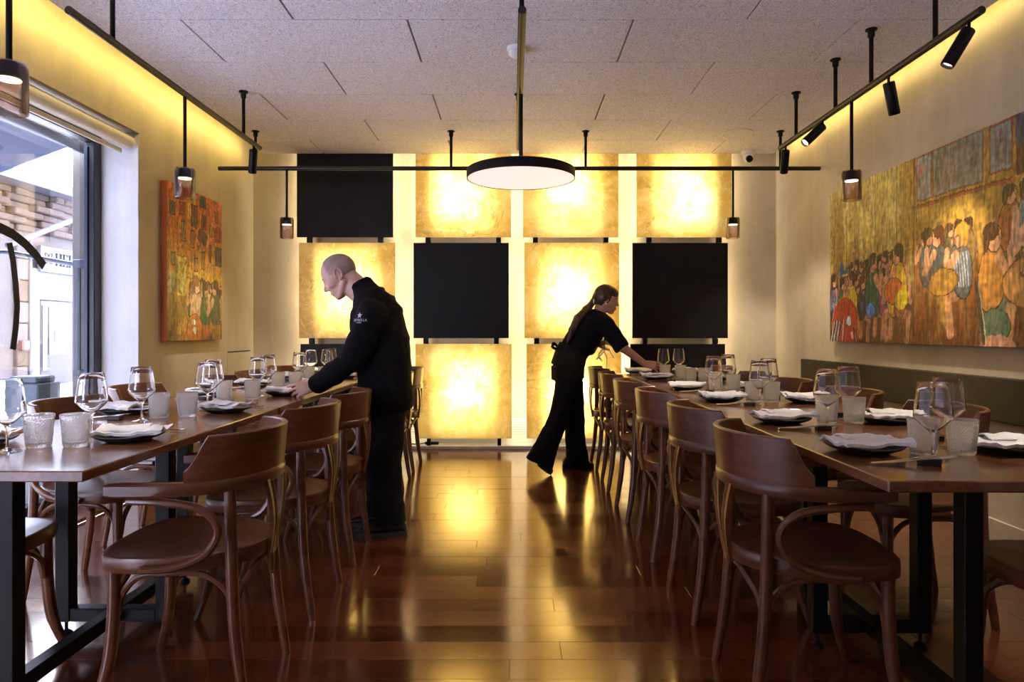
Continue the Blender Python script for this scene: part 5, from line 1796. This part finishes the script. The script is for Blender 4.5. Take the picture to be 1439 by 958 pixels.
jk = SDF()
oval_loft(jk, [(P(543, 573, YM), Xa, .142, Ya, .195), (P(543, 560, YM), Xa, .145, Ya, .197), (P(541, 520, YM), Xa, .146, Ya, .188), (P(537, 480, YM), Xa, .146, Ya, .192), (P(531, 447, YM), Xa, .138, Ya, .205),
               (P(524, 430, YM), Xa, .112, Ya, .180), (P(518, 417, YM), Xa, .080, Ya, .130), (P(514, 409, YM), Xa, .052, Ya, .080)])
nk = (P(502, 391, YM) - P(511, 407, YM)).normalized()
na = Vector((nk.z, 0, -nk.x)).normalized()
jk.loft([(P(514, 412, YM), na, .066, Ya, .078), (P(508.5, 403, YM), na, .060, Ya, .068), (P(504, 396, YM), na, .057, Ya, .063)], k=0.03)
jk.chain([P(526, 440, 3.68), P(523, 443, 3.585), P(508, 476, 3.54), P(493, 505, 3.52), P(468, 524, 3.56), P(446, 539.5, 3.595)], [.085, .080, .070, .062, .055, .047])
jk.chain([P(528, 440, 3.86), P(528, 444, 3.93), P(534, 480, 3.97), P(536, 506, 3.99), P(528, 545, 3.92)], [.085, .078, .068, .060, .046])
jo = remeshed('jacket', jk, off_m, 0.0055, 'cloth', man, 2, 0.010, 8.0, (1, 1, 0.8))
# embroidered star and lettering on the sleeve
import itertools
ej = MB()
ec = P(502.5, 446, 3.435)
ex = Vector((0.95, -0.02, 0.0)).normalized()
def on_sleeve(u, v):
    c = P(502.5, 446, 3.468) + ex * u + Vector((0, 0, v))
    return c
star = []
for k in range(10):
    a = PI / 2 + k * PI / 5
    r_ = 0.0165 if k % 2 == 0 else 0.0068
    star.append(on_sleeve(r_ * math.cos(a) - 0.002, r_ * math.sin(a) + 0.012))


def text_mesh(txt, size):
    cu = bpy.data.curves.new('lettering', 'FONT')
    cu.body = txt; cu.size = size; cu.align_x = 'CENTER'; cu.extrude = 0.0008
    o = bpy.data.objects.new('lettering', cu)
    COL.objects.link(o)
    bpy.context.view_layer.update()
    me = bpy.data.meshes.new_from_object(o.evaluated_get(bpy.context.evaluated_depsgraph_get()))
    bpy.data.objects.remove(o)
    bpy.data.curves.remove(cu)
    return me


from mathutils.bvhtree import BVHTree
jbvh = BVHTree.FromPolygons([v.co.copy() for v in jo.data.vertices], [tuple(p.vertices) for p in jo.data.polygons])


def on_jacket(p, lift):
    """drop a world point along +Y onto the sleeve"""
    a = p - off_m
    hit = jbvh.ray_cast(Vector((a.x, a.y - 0.5, a.z)), Vector((0, 1, 0)))
    return (hit[0] if hit[0] is not None else a) + Vector((0, -lift, 0))


def stitched(name, polys):
    vs, fs = [], []
    for poly in polys:
        n = len(poly)
        o = len(vs)
        vs += [on_jacket(p, 0.0022) for p in poly] + [on_jacket(p, 0.0002) for p in poly]
        fs.append(tuple(range(o, o + n)))
        fs += [(o + k, o + n + k, o + n + (k + 1) % n, o + (k + 1) % n) for k in range(n)]
    obj(name, MB().add(vs, fs), 'thread', jo, False)


cs = sum((p for p in star), Vector()) / 10
stitched('star_emblem', [[cs, star[k], star[(k + 1) % 10]] for k in range(10)])
for nm, txt, size, dz, dx in (('emblem_lettering', 'ESTRELLA', 0.0185, -0.0185, 0.002), ('emblem_small_lettering', 'DAMM', 0.0085, -0.0285, 0.0)):
    me = text_mesh(txt, size)
    zmax = max(v.co.z for v in me.vertices)
    polys = [[on_sleeve(me.vertices[i].co.x + dx, me.vertices[i].co.y + dz) for i in p.vertices] for p in me.polygons if all(abs(me.vertices[i].co.z - zmax) < 1e-5 for i in p.vertices)]
    stitched(nm, polys)
    bpy.data.meshes.remove(me)

tr = SDF()
tr.sphere(P(542, 575, YM), (.125, .17, .10), 20)
tr.chain([P(541, 585, 3.68), P(541, 620, 3.675), P(542, 660, 3.67), P(545, 695, 3.67)], [.108, .099, .086, .077])
tr.chain([P(541, 585, 3.86), P(538, 620, 3.865), P(535, 658, 3.87), P(535, 690, 3.87)], [.108, .099, .086, .077])
for p0, p1 in ((P(545, 692, 3.67), P(549.5, 735, 3.67)), (P(535, 686, 3.87), P(537.5, 722, 3.87))):
    tr.loft([(p0, Xa, .077, Ya, .077), (p0.lerp(p1, .5), Xa, .080, Ya, .078), (p1, Xa, .083, Ya, .076)])
remeshed('trousers', tr, off_m, 0.006, 'trouser', man, 2, 0.009, 9.0, (1, 1, 0.55))
l0 = man.location.copy()


def sh(parent, off, heel, toe, **k):
    return shoe(parent, Vector(heel) - off, Vector(toe) - off, **k)


sh(man, off_m, (-0.572, 3.70, 0), (-0.848, 3.66, 0))
sh(man, off_m, (-0.665, 3.88, 0), (-0.945, 3.86, 0))

# ---------------------------------------------------------------- woman
YW = 5.40
wom = thing('person', 'woman with long ponytail in black leaning over the painting-side table', 'person', (P(800, 465, YW).x, YW, 0))
off_w = Vector(wom.location)
tilt = math.radians(14)
hf = Vector((math.cos(tilt), -0.04, -math.sin(tilt)))
hu = Vector((math.sin(tilt), 0, math.cos(tilt)))
HC = P(852, 421.5, YW)
KW = 0.92
body = SDF()
q, A = head(body, HC, hf, hu, KW, True)
nb = P(842, 441, YW)
body.capsule(q(-0.035, 0, -0.050), nb, 0.044, 0.050, 16)
sx = (P(842, 445, YW) - P(800, 520, YW)).normalized()      # spine direction
sn = Vector((sx.z, 0, -sx.x))                               # towards the chest
oval_loft(body, [(P(844, 442, YW), sn, .05, Ya, .09), (P(836, 452, YW), sn, .08, Ya, .145), (P(824, 470, YW), sn, .10, Ya, .135), (P(806, 494, YW), sn, .085, Ya, .11), (P(798, 520, YW), Xa, .10, Ya, .145), (P(799, 540, YW), Xa, .08, Ya, .12)])
shR, elR, wrR = P(850, 453, 5.24), P(875, 488, 5.18), P(906, 511, 5.24)
body.chain([P(846, 450, 5.32), shR, elR, wrR], [.05, .046, .036, .0245])
shL, elL, wrL = P(846, 452, 5.55), P(826, 492, 5.62), P(838, 484.5, 5.46)
body.chain([P(844, 450, 5.46), shL, elL, wrL], [.05, .044, .034, .0245])
hand(body, wrR, (0.95, 0.10, -0.20), (0.10, 0.80, -0.55), (0.15, 0.4, 0.9), 0.30, 0.90, spread=0.06, curls=[0.12, 0.22, 0.30, 0.38])
hand(body, wrL, (0.90, -0.2, 0.22), (0.1, 0.3, -0.9), (0.3, -0.6, 0.5), 0.45, 0.90)
for a, b, c in ((P(798, 535, 5.32), P(787, 582, 5.28), P(758, 645, 5.25)), (P(802, 535, 5.48), P(807, 588, 5.48), P(806, 648, 5.50))):
    body.chain([a, b, c], [.08, .052, .024])
remeshed('body', body, off_w, 0.0036, 'skin2', wom, 1)
hr = SDF()
hr.sphere(q(-0.020, 0, 0.040), [0.100 * KW, 0.083 * KW, 0.092 * KW], 24, A)
hr.sphere(q(-0.022, 0, 0.020), [0.078 * KW, 0.093 * KW, 0.052 * KW], 24, A)
hr.sphere(q(-0.030, 0, 0.010), [0.085 * KW, 0.084 * KW, 0.085 * KW], 24, A)
hr.sphere(q(0.030, 0, 0.066), [0.060 * KW, 0.066 * KW, 0.052 * KW], 20, A)
hr.chain([q(-0.085, 0, 0.0), P(833, 424, YW), P(824, 436, YW - 0.05), P(813, 448, YW - 0.10), P(804, 464, YW - 0.13), P(798, 481, YW - 0.14)], [.040, .024, .036, .038, .030, .010], 14)
hr.chain([P(826, 433, YW - 0.03), P(811, 455, YW - 0.07), P(801, 474, YW - 0.10)], [.022, .028, .012], 12)
remeshed('hair', hr, off_w, 0.005, 'hair', wom, 3, 0.004, 26.0, (1, 1, 0.35))
obj('hair_tie', local(MB().tube([P(833.5, 424, YW) + Vector((0.012 * math.cos(a) * .5, 0.030 * math.sin(a), 0.030 * math.cos(a))) for a in np.linspace(0, 2 * PI, 17)[:-1]], 0.006, 8, close=True), off_w), 'plastic', wom)
ft = MB()
for b in (-1, 1):
    obj('eye', local(MB().sphere(q(0.0705, b * 0.031, 0.004), 0.0120, 12), off_w), 'eye', wom)
    ft.tube([q(0.089, b * 0.014, 0.028), q(0.087, b * 0.030, 0.034), q(0.074, b * 0.048, 0.029)], [0.0022, 0.003, 0.0015], 8)
obj('eyebrows', local(ft, off_w), 'brow', wom)
obj('lips', local(MB().tube([q(0.078, -0.022, -0.056), q(0.0965, -0.007, -0.051), q(0.0965, 0.007, -0.051), q(0.078, 0.022, -0.056)], [.002, .005, .005, .002], 8)
                  .tube([q(0.078, -0.020, -0.057), q(0.0935, -0.006, -0.062), q(0.0935, 0.006, -0.062), q(0.078, 0.020, -0.057)], [.002, .0055, .0055, .002], 8), off_w), 'lip', wom)
obj('earring', local(MB().sphere(q(0.0, -0.084, -0.036), 0.006, 10), off_w), 'plastic', wom)
tn_ = SDF()
oval_loft(tn_, [(P(797, 528, YW), Xa, .115, Ya, .175), (P(798, 516, YW), Xa, .118, Ya, .172), (P(806, 493, YW), sn, .112, Ya, .135), (P(823, 470, YW), sn, .130, Ya, .162), (P(835, 453, YW), sn, .110, Ya, .172), (P(842, 444, YW), sn, .080, Ya, .115), (P(845, 439, YW), sn, .056, Ya, .062)])
tn_.chain([P(845, 452, 5.34), P(851, 456, 5.245), P(863, 473, 5.205)], [.070, .068, .062])
sd_ = (P(876, 492, 5.175) - P(860, 468, 5.21)).normalized()
sa_ = Vector((sd_.z, 0, -sd_.x)).normalized()
tn_.loft([(P(860, 468, 5.21), sa_, .060, Ya, .062), (P(875, 490, 5.18), sa_, .060, Ya, .056)])
tn_.chain([P(843, 452, 5.46), P(846, 455, 5.55), P(834, 478, 5.60), P(828, 490, 5.615)], [.068, .066, .060, .056])
remeshed('tunic', tn_, off_w, 0.0055, 'cloth', wom, 4, 0.006, 9.0)
ap = SDF()
oval_loft(ap, [(P(798, 532, YW), Xa, .128, Ya, .188), (P(797, 515, YW), Xa, .128, Ya, .183), (P(802, 497, YW), (sn + Xa).normalized(), .124, Ya, .158), (P(806, 489, YW), sn, .120, Ya, .145)])
a_o = remeshed('apron', ap, off_w, 0.006, 'apron', wom, 3, 0.005, 9.0, (1, 1, 0.4))
bow = MB()
bc = P(785, 488, YW - 0.02)
for s_, dz in ((1, 0.02), (-1, 0.014)):
    bow.tube(bez([bc, bc + Vector((-0.035, s_ * .03, dz + .012)), bc + Vector((-0.05, s_ * .055, dz - .01)), bc + Vector((-0.02, s_ * .03, -.012)), bc], 5), [(0.003, 0.011)] * 21, 8, ref=(0, 0, 1))
bow.tube([bc, bc + Vector((-.03, -.02, -.06)), bc + Vector((-.028, -.03, -.15))], [(0.002, .011)] * 3, 8, ref=(1, 0, 0))
bow.tube([bc, bc + Vector((-.02, .03, -.06)), bc + Vector((-.022, .04, -.13))], [(0.002, .011)] * 3, 8, ref=(1, 0, 0))
bow.sphere(bc, 0.014, 10)
obj('apron_bow', local(bow, off_w), 'apron', a_o)
tr = SDF()
tr.sphere(P(799, 530, YW), (.115, .165, .09), 20)
tr.chain([P(797, 540, 5.32), P(793, 562, 5.30), P(786, 585, 5.28), P(776, 610, 5.265)], [.096, .086, .077, .080])
tr.chain([P(803, 540, 5.48), P(805, 565, 5.48), P(807, 590, 5.48), P(808, 616, 5.49)], [.096, .088, .080, .080])
for p0, p1, h0, h1, w1 in ((P(777, 606, 5.267), P(757.5, 651, 5.25), .079, .112, .092), (P(808, 612, 5.487), P(812.5, 655, 5.50), .079, .098, .085)):
    dd = (p1 - p0).normalized()
    sa_ = Vector((dd.z, 0, -dd.x)).normalized()
    tr.loft([(p0, sa_, h0, Ya, h0), (p0.lerp(p1, 0.6), sa_, h0 * 0.45 + h1 * 0.5, Ya, (h0 + w1) / 2), (p1, sa_, h1, Ya, w1)])
remeshed('trousers', tr, off_w, 0.006, 'trouser', wom, 4, 0.006, 9.0, (1, 1, 0.5))
o = sh(wom, off_w, (0.185, 5.24, 0.075), (0.290, 5.22, 0.001), side=0.040)
sh(wom, off_w, (0.395, 5.50, 0), (0.655, 5.52, 0), side=0.040)

# things the woman carries
nb_ = thing('cloth_napkin', 'crumpled white cloth hanging from the hand of the woman', 'napkin', P(846, 486, 5.44))
ow = Vector(nb_.location)
cl = MB()
for pts, w_ in (([(842, 479), (847, 481), (851, 489), (856, 491), (862, 503)], .011), ([(846, 482), (849, 492), (844, 499), (838, 505)], .012), ([(848, 484), (850, 496), (853, 503), (852, 517)], .010),
                ([(850, 488), (845, 493), (841, 500), (846, 507)], .014)):
    cl.tube(bez([P(x, y, 5.44 + 0.01 * math.sin(x)) for x, y in pts], 4), [(0.0022, w_ * .55)] * (4 * (len(pts) - 1) + 1), 8, ref=(0.3, 0.2, 1))
cl.sphere(P(845, 481, 5.44), (.035, .02, .018), 12)
obj('cloth', local(cl, ow), 'thincloth', nb_)
obj('hem', local(MB().tube([P(842, 484, 5.43), P(846, 487, 5.43), P(850, 489, 5.43)], .006, 8), ow), 'napkin', nb_)
